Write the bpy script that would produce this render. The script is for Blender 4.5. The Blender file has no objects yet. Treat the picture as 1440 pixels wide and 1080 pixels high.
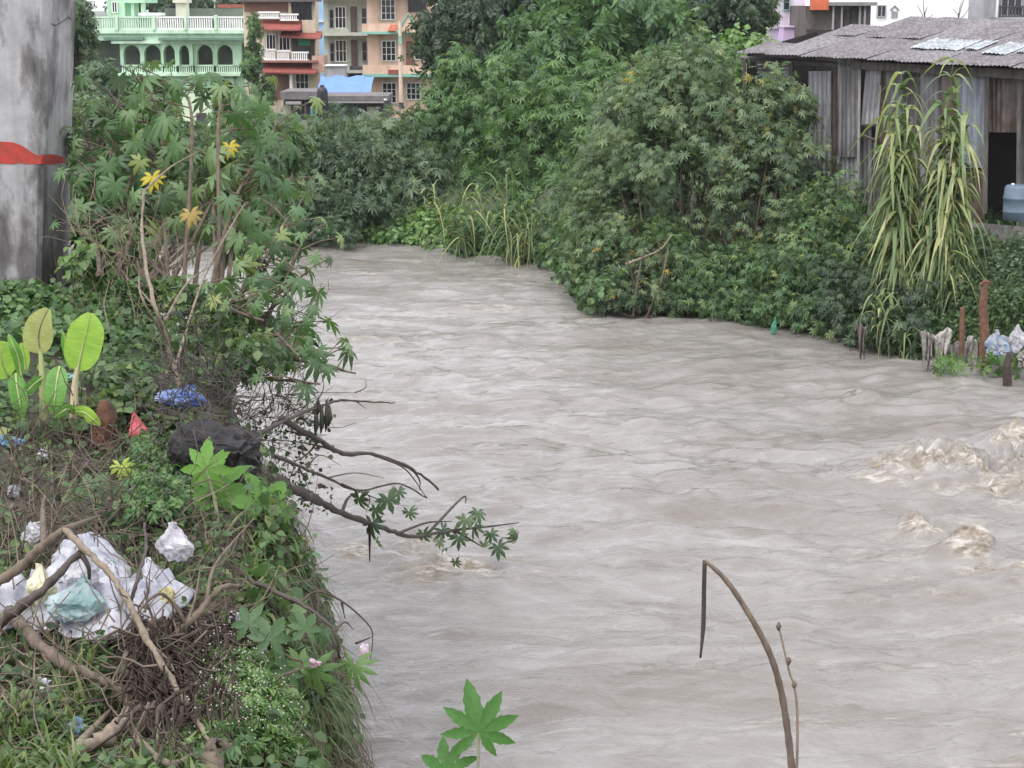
import bpy, bmesh, math, random
import numpy as np
from mathutils import Vector, Matrix, noise as mnoise

# ------------------------------------------------------------------ camera, sky, sun, exposure
SC = bpy.context.scene
COL = SC.collection
F = 2500.0                       # focal length in photo pixels (1440 wide)
PITCH = math.radians(12.0)
CAM = np.array([0.0, 0.0, 6.0])
cam_d = bpy.data.cameras.new('camera'); cam = bpy.data.objects.new('camera', cam_d); COL.objects.link(cam)
cam.location = CAM; cam.rotation_euler = (math.pi/2 - PITCH, 0, 0)
cam_d.sensor_width = 36; cam_d.lens = F/1440*36; cam_d.clip_start = .1; cam_d.clip_end = 3000
SC.camera = cam

SUN_EL, SUN_AZ = math.radians(58), math.radians(215)
W = bpy.data.worlds.new('World'); SC.world = W; W.use_nodes = True
nt = W.node_tree; nt.nodes.clear()
o = nt.nodes.new('ShaderNodeOutputWorld'); bg = nt.nodes.new('ShaderNodeBackground'); sk = nt.nodes.new('ShaderNodeTexSky')
hs = nt.nodes.new('ShaderNodeHueSaturation'); hs.inputs['Saturation'].default_value = .30
sk.sky_type = 'NISHITA'; sk.sun_disc = False; sk.sun_elevation = SUN_EL; sk.sun_rotation = SUN_AZ
sk.air_density = 1.0; sk.dust_density = 6.0; sk.ozone_density = 1.0
ov = nt.nodes.new('ShaderNodeMix'); ov.data_type = 'RGBA'; ov.inputs[0].default_value = .75; ov.inputs[7].default_value = (5.7, 5.8, 6.3, 1)   # even cloud cover over the sky
nt.links.new(sk.outputs[0], hs.inputs['Color']); nt.links.new(hs.outputs[0], ov.inputs[6]); nt.links.new(ov.outputs[2], bg.inputs[0]); nt.links.new(bg.outputs[0], o.inputs[0])
bg.inputs[1].default_value = .15
sun_d = bpy.data.lights.new('sun', 'SUN'); sun = bpy.data.objects.new('sun', sun_d); COL.objects.link(sun)
sun_d.energy = .6; sun_d.angle = math.radians(35); sun_d.color = (1, .97, .93)
sd = Vector((math.sin(SUN_AZ)*math.cos(SUN_EL), math.cos(SUN_AZ)*math.cos(SUN_EL), math.sin(SUN_EL)))
sun.rotation_euler = sd.to_track_quat('Z', 'Y').to_euler()
VS = SC.view_settings; VS.view_transform = 'Standard'; VS.look = 'None'; VS.gamma = 1; VS.exposure = 1.24
VS.use_curve_mapping = False

# ------------------------------------------------------------------ helpers
rng = np.random.default_rng(11); random.seed(11)
FW = np.array([0, math.cos(PITCH), -math.sin(PITCH)]); UP = np.array([0, math.sin(PITCH), math.cos(PITCH)]); RT = np.array([1., 0, 0])
def ray(x, y): return FW + RT*(x-720)/F + UP*(540-y)/F
def P(x, y, Y):
    d = ray(x, y); return CAM + d*(Y/d[1])
def PZ(x, y, z=0.):
    d = ray(x, y); return CAM + d*((z-CAM[2])/d[2])

_T = np.random.default_rng(5).random((256, 256))
def vnoise(x, y):
    xi = np.floor(x).astype(int); yi = np.floor(y).astype(int); fx = x-xi; fy = y-yi
    fx = fx*fx*(3-2*fx); fy = fy*fy*(3-2*fy)
    a = _T[xi & 255, yi & 255]; b = _T[(xi+1) & 255, yi & 255]; c = _T[xi & 255, (yi+1) & 255]; d = _T[(xi+1) & 255, (yi+1) & 255]
    return (a*(1-fx)+b*fx)*(1-fy)+(c*(1-fx)+d*fx)*fy - .5
def fbm(x, y, n=4, g=.5):
    s = 0; a = 1.
    for i in range(n):
        s = s + a*vnoise(x*2**i+17.3*i, y*2**i+9.1*i); a *= g
    return s
def sstep(a, b, x):
    t = np.clip((x-a)/(b-a), 0, 1); return t*t*(3-2*t)

def set_props(ob, label=None, cat=None, group=None, kind=None):
    if label: ob['label'] = label
    if cat: ob['category'] = cat
    if group: ob['group'] = group
    if kind: ob['kind'] = kind
    return ob
def thing(name, label, cat, loc, group=None):
    ob = bpy.data.objects.new(name, None); COL.objects.link(ob); ob.location = tuple(loc); ob.empty_display_size = .2
    return set_props(ob, label, cat, group)
def root_loc(p):
    v = Vector((0, 0, 0))
    while p is not None: v = v + p.location; p = p.parent
    return np.array(v)
def finish(name, me, mat, parent=None, loc=None, smooth=False):
    if mat is not None:
        for m in (mat if isinstance(mat, (list, tuple)) else [mat]): me.materials.append(m)
    if smooth:
        me.polygons.foreach_set('use_smooth', np.ones(len(me.polygons), dtype=bool))
    ob = bpy.data.objects.new(name, me); COL.objects.link(ob)
    if parent is not None: ob.parent = parent
    if loc is not None: ob.location = tuple(loc)
    return ob

class MB:
    """collects faces in world coordinates; build() links ONE mesh object"""
    def __init__(s): s.v = []; s.f = []
    def add(s, vs, fs):
        n = len(s.v); s.v.extend([tuple(map(float, q)) for q in vs]); s.f.extend([tuple(n+i for i in q) for q in fs]); return s
    def hexa(s, p):   # p: 4 bottom then 4 top
        return s.add(p, [(3, 2, 1, 0), (4, 5, 6, 7), (0, 1, 5, 4), (1, 2, 6, 5), (2, 3, 7, 6), (3, 0, 4, 7)])
    def box(s, x0, x1, y0, y1, z0, z1):
        return s.hexa([(x0, y0, z0), (x1, y0, z0), (x1, y1, z0), (x0, y1, z0), (x0, y0, z1), (x1, y0, z1), (x1, y1, z1), (x0, y1, z1)])
    def tube(s, pts, rad, n=6, cap=True):
        pts = np.array(pts, float); m = len(pts); rad = np.broadcast_to(np.array(rad, float), (m,)) if np.ndim(rad) else np.full(m, rad)
        tan = np.gradient(pts, axis=0); ref = np.array([.31, .2, .93])
        vs = []
        for i in range(m):
            t = tan[i]/(np.linalg.norm(tan[i])+1e-9)
            a = np.cross(t, ref)
            if np.linalg.norm(a) < .1: a = np.cross(t, [1, 0, 0])
            a /= np.linalg.norm(a); b = np.cross(t, a)
            for k in range(n):
                an = 2*math.pi*k/n; vs.append(pts[i]+rad[i]*(a*math.cos(an)+b*math.sin(an)))
        fs = [(i*n+k, i*n+(k+1) % n, (i+1)*n+(k+1) % n, (i+1)*n+k) for i in range(m-1) for k in range(n)]
        if cap: fs += [tuple(range(n))[::-1], tuple((m-1)*n+k for k in range(n))]
        return s.add(vs, fs)
    def build(s, name, mat, parent=None, smooth=False, kind=None):
        off = root_loc(parent) if parent is not None else np.zeros(3)
        loc = None
        if parent is None and s.v:
            a = np.array(s.v); off = np.array([a[:, 0].mean(), a[:, 1].mean(), a[:, 2].min()]); loc = off
        me = bpy.data.meshes.new(name); me.from_pydata([(a-off[0], b-off[1], c-off[2]) for a, b, c in s.v], [], s.f); me.update()
        ob = finish(name, me, mat, parent, loc, smooth)
        if kind: ob['kind'] = kind
        return ob

def spline(pts, n=8):
    """Catmull-Rom through the points"""
    p = np.array(pts, float); p = np.vstack([2*p[0]-p[1], p, 2*p[-1]-p[-2]]); out = []
    for i in range(1, len(p)-2):
        for k in range(n):
            t = k/n; a, b, c, d = p[i-1], p[i], p[i+1], p[i+2]
            out.append(.5*((2*b)+(-a+c)*t+(2*a-5*b+4*c-d)*t*t+(-a+3*b-3*c+d)*t**3))
    out.append(p[-2]); return np.array(out)

def fast_mesh(name, V, Fc, tint=None):
    """triangle mesh from arrays; tint = per-vertex random number in 0..1"""
    me = bpy.data.meshes.new(name)
    me.vertices.add(len(V)); me.vertices.foreach_set('co', np.ascontiguousarray(V, dtype=np.float32).ravel())
    n = len(Fc); me.loops.add(3*n); me.loops.foreach_set('vertex_index', np.ascontiguousarray(Fc, dtype=np.int32).ravel())
    me.polygons.add(n); me.polygons.foreach_set('loop_start', np.arange(0, 3*n, 3, dtype=np.int32))
    if tint is not None:
        at = me.attributes.new('tint', 'FLOAT', 'POINT'); at.data.foreach_set('value', np.ascontiguousarray(tint, dtype=np.float32))
    me.update(calc_edges=True); return me
def inst_mesh(name, tmpls, pos, R, scale, mat, parent, kind='stuff', smooth=False, tint=None):
    """many copies of small templates joined into one foliage mesh"""
    off = root_loc(parent) if parent is not None else np.zeros(3)
    pos = np.asarray(pos)-off; N = len(pos); which = rng.integers(0, len(tmpls), N); tv = rng.random(N) if tint is None else tint
    Vs, Fs, Ts, base = [], [], [], 0
    for k, (tV, tF) in enumerate(tmpls):
        ix = np.where(which == k)[0]
        if len(ix) == 0: continue
        sc = np.asarray(scale)[ix]
        if sc.ndim == 1: sc = sc[:, None]
        V = np.einsum('nij,nmj->nmi', R[ix], tV[None]*np.broadcast_to(sc, (len(ix), sc.shape[1]))[:, None, :]) + pos[ix][:, None]
        m = len(tV); Vs.append(V.reshape(-1, 3)); Fs.append((tF[None]+(np.arange(len(ix))*m)[:, None, None]+base).reshape(-1, 3))
        Ts.append(np.repeat(tv[ix], m)); base += len(ix)*m
    me = fast_mesh(name, np.vstack(Vs), np.vstack(Fs), np.concatenate(Ts))
    ob = finish(name, me, mat, parent, None, smooth)
    if kind: ob['kind'] = kind
    return ob
def nrm(a): return a/(np.linalg.norm(a, axis=-1, keepdims=True)+1e-9)
def frames(normal, direction):
    """rotation matrices with z = normal, y close to direction"""
    z = nrm(normal); x = nrm(np.cross(direction, z)); y = np.cross(z, x)
    return np.stack([x, y, z], axis=-1)
def rvec(n): return nrm(rng.normal(size=(n, 3)))

# ------------------------------------------------------------------ leaf templates (in the xy plane, z up)
def castor_leaf(nl=8, lod=1, droop=.35, seed=0, fold=.06):
    r = np.random.default_rng(seed); V = [(0, 0, 0)]; Fc = []
    span = math.radians(305); angs = [math.pi/2-span/2+span*(i+.5)/nl+r.normal()*.05 for i in range(nl)]
    step = span/nl
    def pt(rad, a, dz=0):
        V.append((rad*math.cos(a), rad*math.sin(a), -droop*rad**2*(.8+.4*math.sin(a*2+seed))+dz)); return len(V)-1
    for i, a in enumerate(angs):
        c = abs(a-math.pi/2)/(span/2); L = 1.0-.42*c+r.normal()*.05
        if lod == 0:
            l = pt(.5*L, a-step*.36); m = pt(.5*L, a+step*.36); t = pt(L, a); Fc += [(0, l, t), (0, t, m)]
        else:
            vl = pt(.30, a-step*.5); vr = pt(.30, a+step*.5); mid = pt(.6*L, a, fold)
            l = pt(.64*L, a-step*.36); m = pt(.64*L, a+step*.36); t = pt(L, a)
            Fc += [(0, vl, mid), (vl, l, mid), (l, t, mid), (t, m, mid), (m, vr, mid), (vr, 0, mid)]
    return np.array(V, float), np.array(Fc)
def lance_leaf(w=.16, droop=.3):
    V = [(0, 0, 0), (-w, .4, -.05*droop), (w, .4, -.05*droop), (0, .42, .03), (0, 1, -droop)]
    return np.array(V, float), np.array([(0, 3, 1), (0, 2, 3), (1, 3, 4), (3, 2, 4)])
def oval_leaf(w=.42, cup=.1):
    V = [(0, 0, 0), (-w, .35, cup), (-w*.7, .75, cup*.6), (0, 1, -.12), (w*.7, .75, cup*.6), (w, .35, cup), (0, .5, 0)]
    return np.array(V, float), np.array([(0, 6, 1), (1, 6, 2), (2, 6, 3), (3, 6, 4), (4, 6, 5), (5, 6, 0)])
def sprig(n=7, w=.11, seed=0, droop=.4):
    """a twig end with several narrow leaves"""
    r = np.random.default_rng(seed); V = []; Fc = []
    for i in range(n):
        t = i/n; a = i*2.4+r.random(); base = np.array([0, t*.6, -.15*t*t]); d = np.array([math.cos(a)*.8, .7, math.sin(a)*.5-droop]); d /= np.linalg.norm(d)
        L = .55*(1-.3*t); s = np.cross(d, [0, 0, 1.]); s = s/np.linalg.norm(s)*w
        k = len(V); V += [base, base+d*L*.45+s, base+d*L*.45-s, base+d*L+np.array([0, 0, -.12])]; Fc += [(k, k+1, k+3), (k, k+3, k+2)]
    return np.array(V, float), np.array(Fc)
def blade(bend=.5, w=.03, n=4):
    V = []; Fc = []
    for i in range(n+1):
        t = i/n; a = bend*t; y = math.sin(a*1.4)/1.4 if bend else 0; z = t*(1-.25*bend*t)
        ww = w*(1-t**1.6)
        V += [(-ww, bend*t*t*.7, z-.45*bend*t**3), (ww, bend*t*t*.7, z-.45*bend*t**3)]
        if i: k = 2*i; Fc += [(k-2, k-1, k), (k-1, k+1, k)]
    return np.array(V, float), np.array(Fc)
CASTOR0 = [castor_leaf(8, 0, .3, 1), castor_leaf(7, 0, .55, 2), castor_leaf(8, 0, .8, 3)]
CASTOR1 = [castor_leaf(8, 1, .3, 4), castor_leaf(7, 1, .6, 5), castor_leaf(9, 1, .9, 6), castor_leaf(8, 1, 1.2, 7)]
LANCE = [lance_leaf(.15, .3), lance_leaf(.12, .5)]
OVAL = [oval_leaf(.42, .1), oval_leaf(.36, .16), oval_leaf(.48, .05)]
SPRIG = [sprig(7, .10, 1, .5), sprig(8, .08, 2, .9), sprig(6, .12, 3, .2)]
GRASS = [blade(.3, .025), blade(.7, .02), blade(1.1, .025), blade(1.5, .02)]

# ------------------------------------------------------------------ materials
def mat_new(name):
    m = bpy.data.materials.new(name); m.use_nodes = True; n = m.node_tree; n.nodes.clear()
    out = n.nodes.new('ShaderNodeOutputMaterial'); b = n.nodes.new('ShaderNodeBsdfPrincipled'); n.links.new(b.outputs[0], out.inputs[0])
    return m, n, b, out
def ramp(n, stops, interp='LINEAR'):
    r = n.nodes.new('ShaderNodeValToRGB'); r.color_ramp.interpolation = interp; e = r.color_ramp.elements
    while len(e) < len(stops): e.new(.5)
    for q, (p, c) in zip(e, stops): q.position = p; q.color = (*c, 1) if len(c) == 3 else c
    return r
def tex(n, scale, detail=4, rough=.6, coord='Object', stretch=None, kind='ShaderNodeTexNoise', dist=0):
    tc = n.nodes.new('ShaderNodeTexCoord'); t = n.nodes.new(kind); t.inputs['Scale'].default_value = scale
    if kind == 'ShaderNodeTexNoise':
        t.inputs['Detail'].default_value = detail; t.inputs['Roughness'].default_value = rough; t.inputs['Distortion'].default_value = dist
    src = tc.outputs[coord]
    if stretch:
        mp = n.nodes.new('ShaderNodeMapping'); mp.inputs['Scale'].default_value = stretch; n.links.new(src, mp.inputs[0]); src = mp.outputs[0]
    n.links.new(src, t.inputs['Vector']); return t
def bump(n, b, hgt, strength=.4, dist=.02):
    q = n.nodes.new('ShaderNodeBump'); q.inputs['Strength'].default_value = strength; q.inputs['Distance'].default_value = dist
    n.links.new(hgt, q.inputs['Height']); n.links.new(q.outputs[0], b.inputs['Normal']); return q
def mix(n, fac, a, b, mode='MIX'):
    m = n.nodes.new('ShaderNodeMix'); m.data_type = 'RGBA'; m.blend_type = mode
    for i, v in ((0, fac), (6, a), (7, b)):
        if hasattr(v, 'is_output'): n.links.new(v, m.inputs[i])
        elif i == 0: m.inputs[0].default_value = v
        else: m.inputs[i].default_value = (*v, 1)
    return m.outputs[2]
def M(name, col, rough=.8, var=.25, scale=6, bmp=.3, stretch=None, col2=None, metal=0, spec=.4, bd=.02):
    """plain surface: two-tone noise, some fine relief"""
    m, n, b, out = mat_new(name); col = np.array(col); c2 = np.array(col2) if col2 is not None else col*(1-var)
    t = tex(n, scale, 6, .65, stretch=stretch); r = ramp(n, [(.35, tuple(c2)), (.62, tuple(col))]); n.links.new(t.outputs[0], r.inputs[0])
    n.links.new(r.outputs[0], b.inputs['Base Color']); b.inputs['Roughness'].default_value = rough; b.inputs['Metallic'].default_value = metal
    b.inputs['Specular IOR Level'].default_value = spec
    if bmp: bump(n, b, t.outputs[0], bmp, bd)
    return m
def M_leaf(name, stops, rough=.45, trans=.35, spec=.5):
    """leaf: colour varies from leaf to leaf (mesh attribute + object random), some light passes through"""
    m, n, b, out = mat_new(name)
    at = n.nodes.new('ShaderNodeAttribute'); at.attribute_name = 'tint'; oi = n.nodes.new('ShaderNodeObjectInfo')
    ad = n.nodes.new('ShaderNodeMath'); ad.operation = 'ADD'; n.links.new(at.outputs['Fac'], ad.inputs[0]); n.links.new(oi.outputs['Random'], ad.inputs[1])
    fr = n.nodes.new('ShaderNodeMath'); fr.operation = 'FRACT'; n.links.new(ad.outputs[0], fr.inputs[0])
    r = ramp(n, stops); n.links.new(fr.outputs[0], r.inputs[0])
    t = tex(n, 9, 3, .6); c = mix(n, .35, r.outputs[0], t.outputs[0], 'OVERLAY')
    n.links.new(c, b.inputs['Base Color']); b.inputs['Roughness'].default_value = rough; b.inputs['Specular IOR Level'].default_value = spec
    tr = n.nodes.new('ShaderNodeBsdfTranslucent'); n.links.new(mix(n, 1, c, (1.25, 1.3, .7), 'MULTIPLY'), tr.inputs[0])
    ms = n.nodes.new('ShaderNodeMixShader'); ms.inputs[0].default_value = trans
    n.links.new(b.outputs[0], ms.inputs[1]); n.links.new(tr.outputs[0], ms.inputs[2]); n.links.new(ms.outputs[0], out.inputs[0]); return m

G_CASTOR = M_leaf('castor_leaf', [(0, (.042, .085, .034)), (.3, (.068, .138, .05)), (.6, (.105, .195, .07)), (.9, (.17, .255, .11)), (1, (.24, .29, .09))], .5)
G_CASTOR_R = M_leaf('castor_leaf_greyish', [(0, (.045, .08, .042)), (.35, (.085, .145, .068)), (.7, (.145, .215, .10)), (.94, (.22, .28, .15)), (.99, (.23, .28, .09)), (1, (.58, .36, .05))], .5)
G_DARK = M_leaf('dark_foliage', [(0, (.034, .06, .036)), (.5, (.062, .105, .056)), (1, (.115, .165, .09))], .5)
G_GREY = M_leaf('grey_green_foliage', [(0, (.05, .09, .05)), (.5, (.09, .15, .08)), (1, (.16, .22, .125))], .5)
G_MID = M_leaf('mid_foliage', [(0, (.042, .09, .034)), (.5, (.08, .16, .055)), (1, (.15, .25, .085))], .5)
G_LIGHT = M_leaf('light_foliage', [(0, (.075, .15, .045)), (.5, (.13, .235, .07)), (1, (.21, .33, .11))], .5)
G_VINE = M_leaf('vine_leaf', [(0, (.034, .068, .024)), (.5, (.068, .131, .043)), (.9, (.12, .19, .068)), (1, (.22, .25, .09))], .5)
G_GRASS = M_leaf('grass_blade', [(0, (.05, .085, .026)), (.6, (.10, .175, .048)), (1, (.21, .235, .10))], .5)
G_REED = M_leaf('reed_blade', [(0, (.08, .135, .055)), (.45, (.15, .215, .085)), (.8, (.28, .33, .14)), (.97, (.42, .42, .20)), (1, (.48, .38, .15))], .5)
G_REED2 = M_leaf('reed_blade_greener', [(0, (.07, .12, .045)), (.5, (.14, .205, .078)), (.85, (.24, .29, .12)), (1, (.40, .38, .17))], .5)
G_DRY = M_leaf('dry_leaf', [(0, (.045, .036, .028)), (.6, (.10, .08, .06)), (1, (.20, .165, .12))], .8, .15, .2)
G_YELLOW = M_leaf('yellow_leaf', [(0, (.50, .40, .03)), (1, (.60, .47, .06))])
G_OCHRE = M_leaf('ochre_leaf', [(0, (.36, .26, .08)), (1, (.45, .33, .10))])
G_YOUNG = M_leaf('young_castor_leaf', [(0, (.085, .20, .035)), (1, (.12, .25, .045))], .55, .35, .3)
G_FRONT = M_leaf('front_castor_leaf', [(0, (.038, .11, .018)), (1, (.045, .125, .022))], .55, .2, .25)
BARK = M('bark', (.15, .115, .085), .85, .5, 20, .5, (1, 1, .3))
BARKD = M('bark_dark_wet', (.07, .052, .042), .6, .5, 20, .5, (1, 1, .3))
BARKP = M('bark_pale', (.24, .19, .14), .85, .45, 25, .5, (1, 1, .3))
STEMG = M('green_stem', (.16, .17, .09), .7, .4, 12, .2)
WHITE = M('white_paint', (.78, .77, .75), .6, .1, 3, .1)
GLASS = M('dark_glass', (.02, .022, .025), .15, .2, 2, 0)
DARKIN = M('dark_void', (.012, .011, .011), .9, .3, 3, 0)

# ------------------------------------------------------------------ near (left) bank
_eY = np.array([-20, 3.0, 4.2, 5.2, 6, 8.7, 11, 13, 15, 18, 22, 30, 45, 80]); _eX = np.array([-.55, -.55, -.66, -.80, -.86, -1.18, -1.66, -2.2, -2.95, -4.6, -8, -17, -34, -70])
def bank_s(X, Y): return np.maximum(np.interp(Y, _eY, _eX)-X, 4.1-Y)
def bank_z(X, Y):
    X = np.asarray(X, float); Y = np.asarray(Y, float); s = bank_s(X, Y)
    top = 3.22+.03*np.clip(Y-6, -4, 14)+.10*np.clip(s-.3, 0, 6)+fbm(X*.9+40, Y*.9, 4)*.30
    return -.7+(top+.7)*sstep(-1.0, .25, s+.35*fbm(X*1.7, Y*1.7, 3))
_gx = np.arange(-12, 6, .04); _gy = np.arange(2, 26, .04); _GX, _GY = np.meshgrid(_gx, _gy); _GZ = bank_z(_GX, _GY)
_ts = np.arange(4.0, 24.0, .025)
def Gv(xs, ys, lift):
    """where the lines of sight through photo points meet the near bank, lifted by so much"""
    xs, ys = np.asarray(xs, float), np.asarray(ys, float); lift = np.broadcast_to(np.asarray(lift, float), xs.shape); res = []
    for k in range(0, len(xs), 1500):
        x, y, l = xs[k:k+1500], ys[k:k+1500], lift[k:k+1500]
        d = FW[None]+RT[None]*((x-720)/F)[:, None]+UP[None]*((540-y)/F)[:, None]
        q = CAM+d[:, None, :]*_ts[None, :, None]
        ix = np.clip(((q[..., 0]+12)/.04).round().astype(int), 0, len(_gx)-1); iy = np.clip(((q[..., 1]-2)/.04).round().astype(int), 0, len(_gy)-1)
        hit = q[..., 2] < _GZ[iy, ix]+l[:, None]; first = np.where(hit.any(1), hit.argmax(1), len(_ts)//2); res.append(q[np.arange(len(x)), first])
    return np.vstack(res)
def G(x, y, lift=0.): return Gv([x], [y], lift)[0]
def grid_mesh(name, xs, ys, zf, mat, smooth=True):
    X, Y = np.meshgrid(xs, ys); Z = zf(X, Y); nx, ny = len(xs), len(ys)
    i = np.arange(nx*ny).reshape(ny, nx); a, b, c, d = i[:-1, :-1].ravel(), i[:-1, 1:].ravel(), i[1:, 1:].ravel(), i[1:, :-1].ravel()
    me = fast_mesh(name, np.stack([X.ravel(), Y.ravel(), Z.ravel()], 1), np.vstack([np.stack([a, b, c], 1), np.stack([a, c, d], 1)]))
    return finish(name, me, mat, None, None, smooth)

def soil(name, stops, sc):
    m, n, b, out = mat_new(name); t = tex(n, sc, 9, .7); r = ramp(n, stops); n.links.new(t.outputs[0], r.inputs[0]); n.links.new(r.outputs[0], b.inputs['Base Color'])
    b.inputs['Roughness'].default_value = .85; t2 = tex(n, sc*6, 6, .7); bump(n, b, t2.outputs[0], .9, .05); return m
SOIL = soil('wet_soil', [(.3, (.035, .028, .022)), (.5, (.075, .06, .045)), (.62, (.05, .06, .03)), (.8, (.13, .105, .08))], 3)
SOILF = soil('far_soil', [(.3, (.05, .042, .03)), (.5, (.05, .07, .03)), (.8, (.13, .11, .085))], .8)
nb = grid_mesh('near_bank', np.concatenate([np.arange(-60, -9, 1.2), np.arange(-9, 2, .09), np.arange(2, 14, .6)]), np.concatenate([np.arange(-12, 3, .8), np.arange(3, 20, .1), np.arange(20, 70, 1.)]), bank_z, SOIL)
set_props(nb, kind='structure')

# ------------------------------------------------------------------ far bank and the ground behind it
_wp = np.array([PZ(x, y)[:2] for x, y in [(-200, 345), (240, 346), (430, 351), (560, 356), (660, 366), (770, 379), (800, 418), (835, 446), (950, 452), (1060, 461), (1200, 490), (1310, 512), (1440, 536), (1700, 585)]])
_wp = np.vstack([[-90, 40], _wp, [_wp[-1][0]+30, _wp[-1][1]-12]])
_ix = np.argsort(_wp[:, 0]); _wX = _wp[_ix, 0]; _wY = _wp[_ix, 1]
def far_z(X, Y):
    s = Y-np.interp(X, _wX, _wY)+.8*fbm(X*.5, Y*.5, 3)
    return -.8+(2.0+.5*fbm(X*.25, Y*.25, 4))*sstep(-1.6, 4.6, s)+.5*sstep(3, 7, s)-3.4*sstep(23, 46, s)
fb = grid_mesh('far_bank_ground', np.concatenate([-np.geomspace(9000,40,40), np.arange(-39, 25, .45), np.geomspace(26,9000,40)]),
               np.concatenate([np.arange(24, 62, .3), np.geomspace(63, 9000, 60)]), far_z, SOILF)
set_props(fb, kind='structure')

# ------------------------------------------------------------------ the river
def river_z(X, Y):
    # chop stretched a little along the current, calmer in the distance
    wx = .9*fbm(X*.25+5, Y*.25, 2); Xs, Ys = X+wx+.35*Y, Y+wx-.2*X
    chop = .55+1.1*np.clip(.5+1.3*fbm(X*.16+3, Y*.12+8, 2), 0, 1)          # smooth slicks between rougher runs
    z = .10*fbm(Xs*.22, Ys*.4+3, 2)+chop*(.12*fbm(Xs*.5+7, Ys*1.1, 3, .5)+.10*np.abs(fbm(Xs*1.0, Ys*2.4, 3, .55)))
    z = z*(1-.35*sstep(22, 40, Y))
    for (px, py, w, l, h, rag) in WAVES:
        c = PZ(px, py); dx = X-c[0]; dy = Y-c[1]; g = np.exp(-(dx/w)**2-(dy/l)**2)
        z = z+g*(h*(.6+.7*rag*fbm(X*2.1+px, Y*2.6, 3, .5)+.8*rag*(.2-np.abs(fbm(X*3.3+px+.8*Y, Y*4.2, 3, .6)))+.18*rag*fbm(X*9+px, Y*10, 2, .6)))
    return z
WAVES = [(1232, 672, .35, .5, .14, 1.0), (1290, 664, .5, .55, .30, 1.8), (1355, 660, .5, .55, .33, 1.8), (1425, 648, .5, .6, .40, 1.8), (1425, 628, .3, .25, .36, .9), (1330, 680, .9, .5, .10, 1.5),
         (1285, 742, .16, .2, .32, .8), (1310, 752, .22, .2, .13, 1.0), (1365, 785, .28, .22, .42, .7), (1335, 762, .16, .2, .12, 1.), (1410, 800, .4, .25, .12, 1.),
         (1480, 690, 1.0, .8, .3, 1.5), (1210, 560, .35, .5, .14, 1.4), (1180, 575, .2, .3, .12, 1.2),
         (560, 790, .25, .5, .14, 1.5), (620, 800, .35, .5, .12, 1.6), (500, 780, .2, .35, .10, 1.2), (690, 800, .5, .4, .07, 1.4), (590, 770, .2, .3, .2, 1.2),
         (800, 460, .8, 1.2, .08, 1.), (900, 480, .8, 1.2, .06, 1.)]
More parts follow.
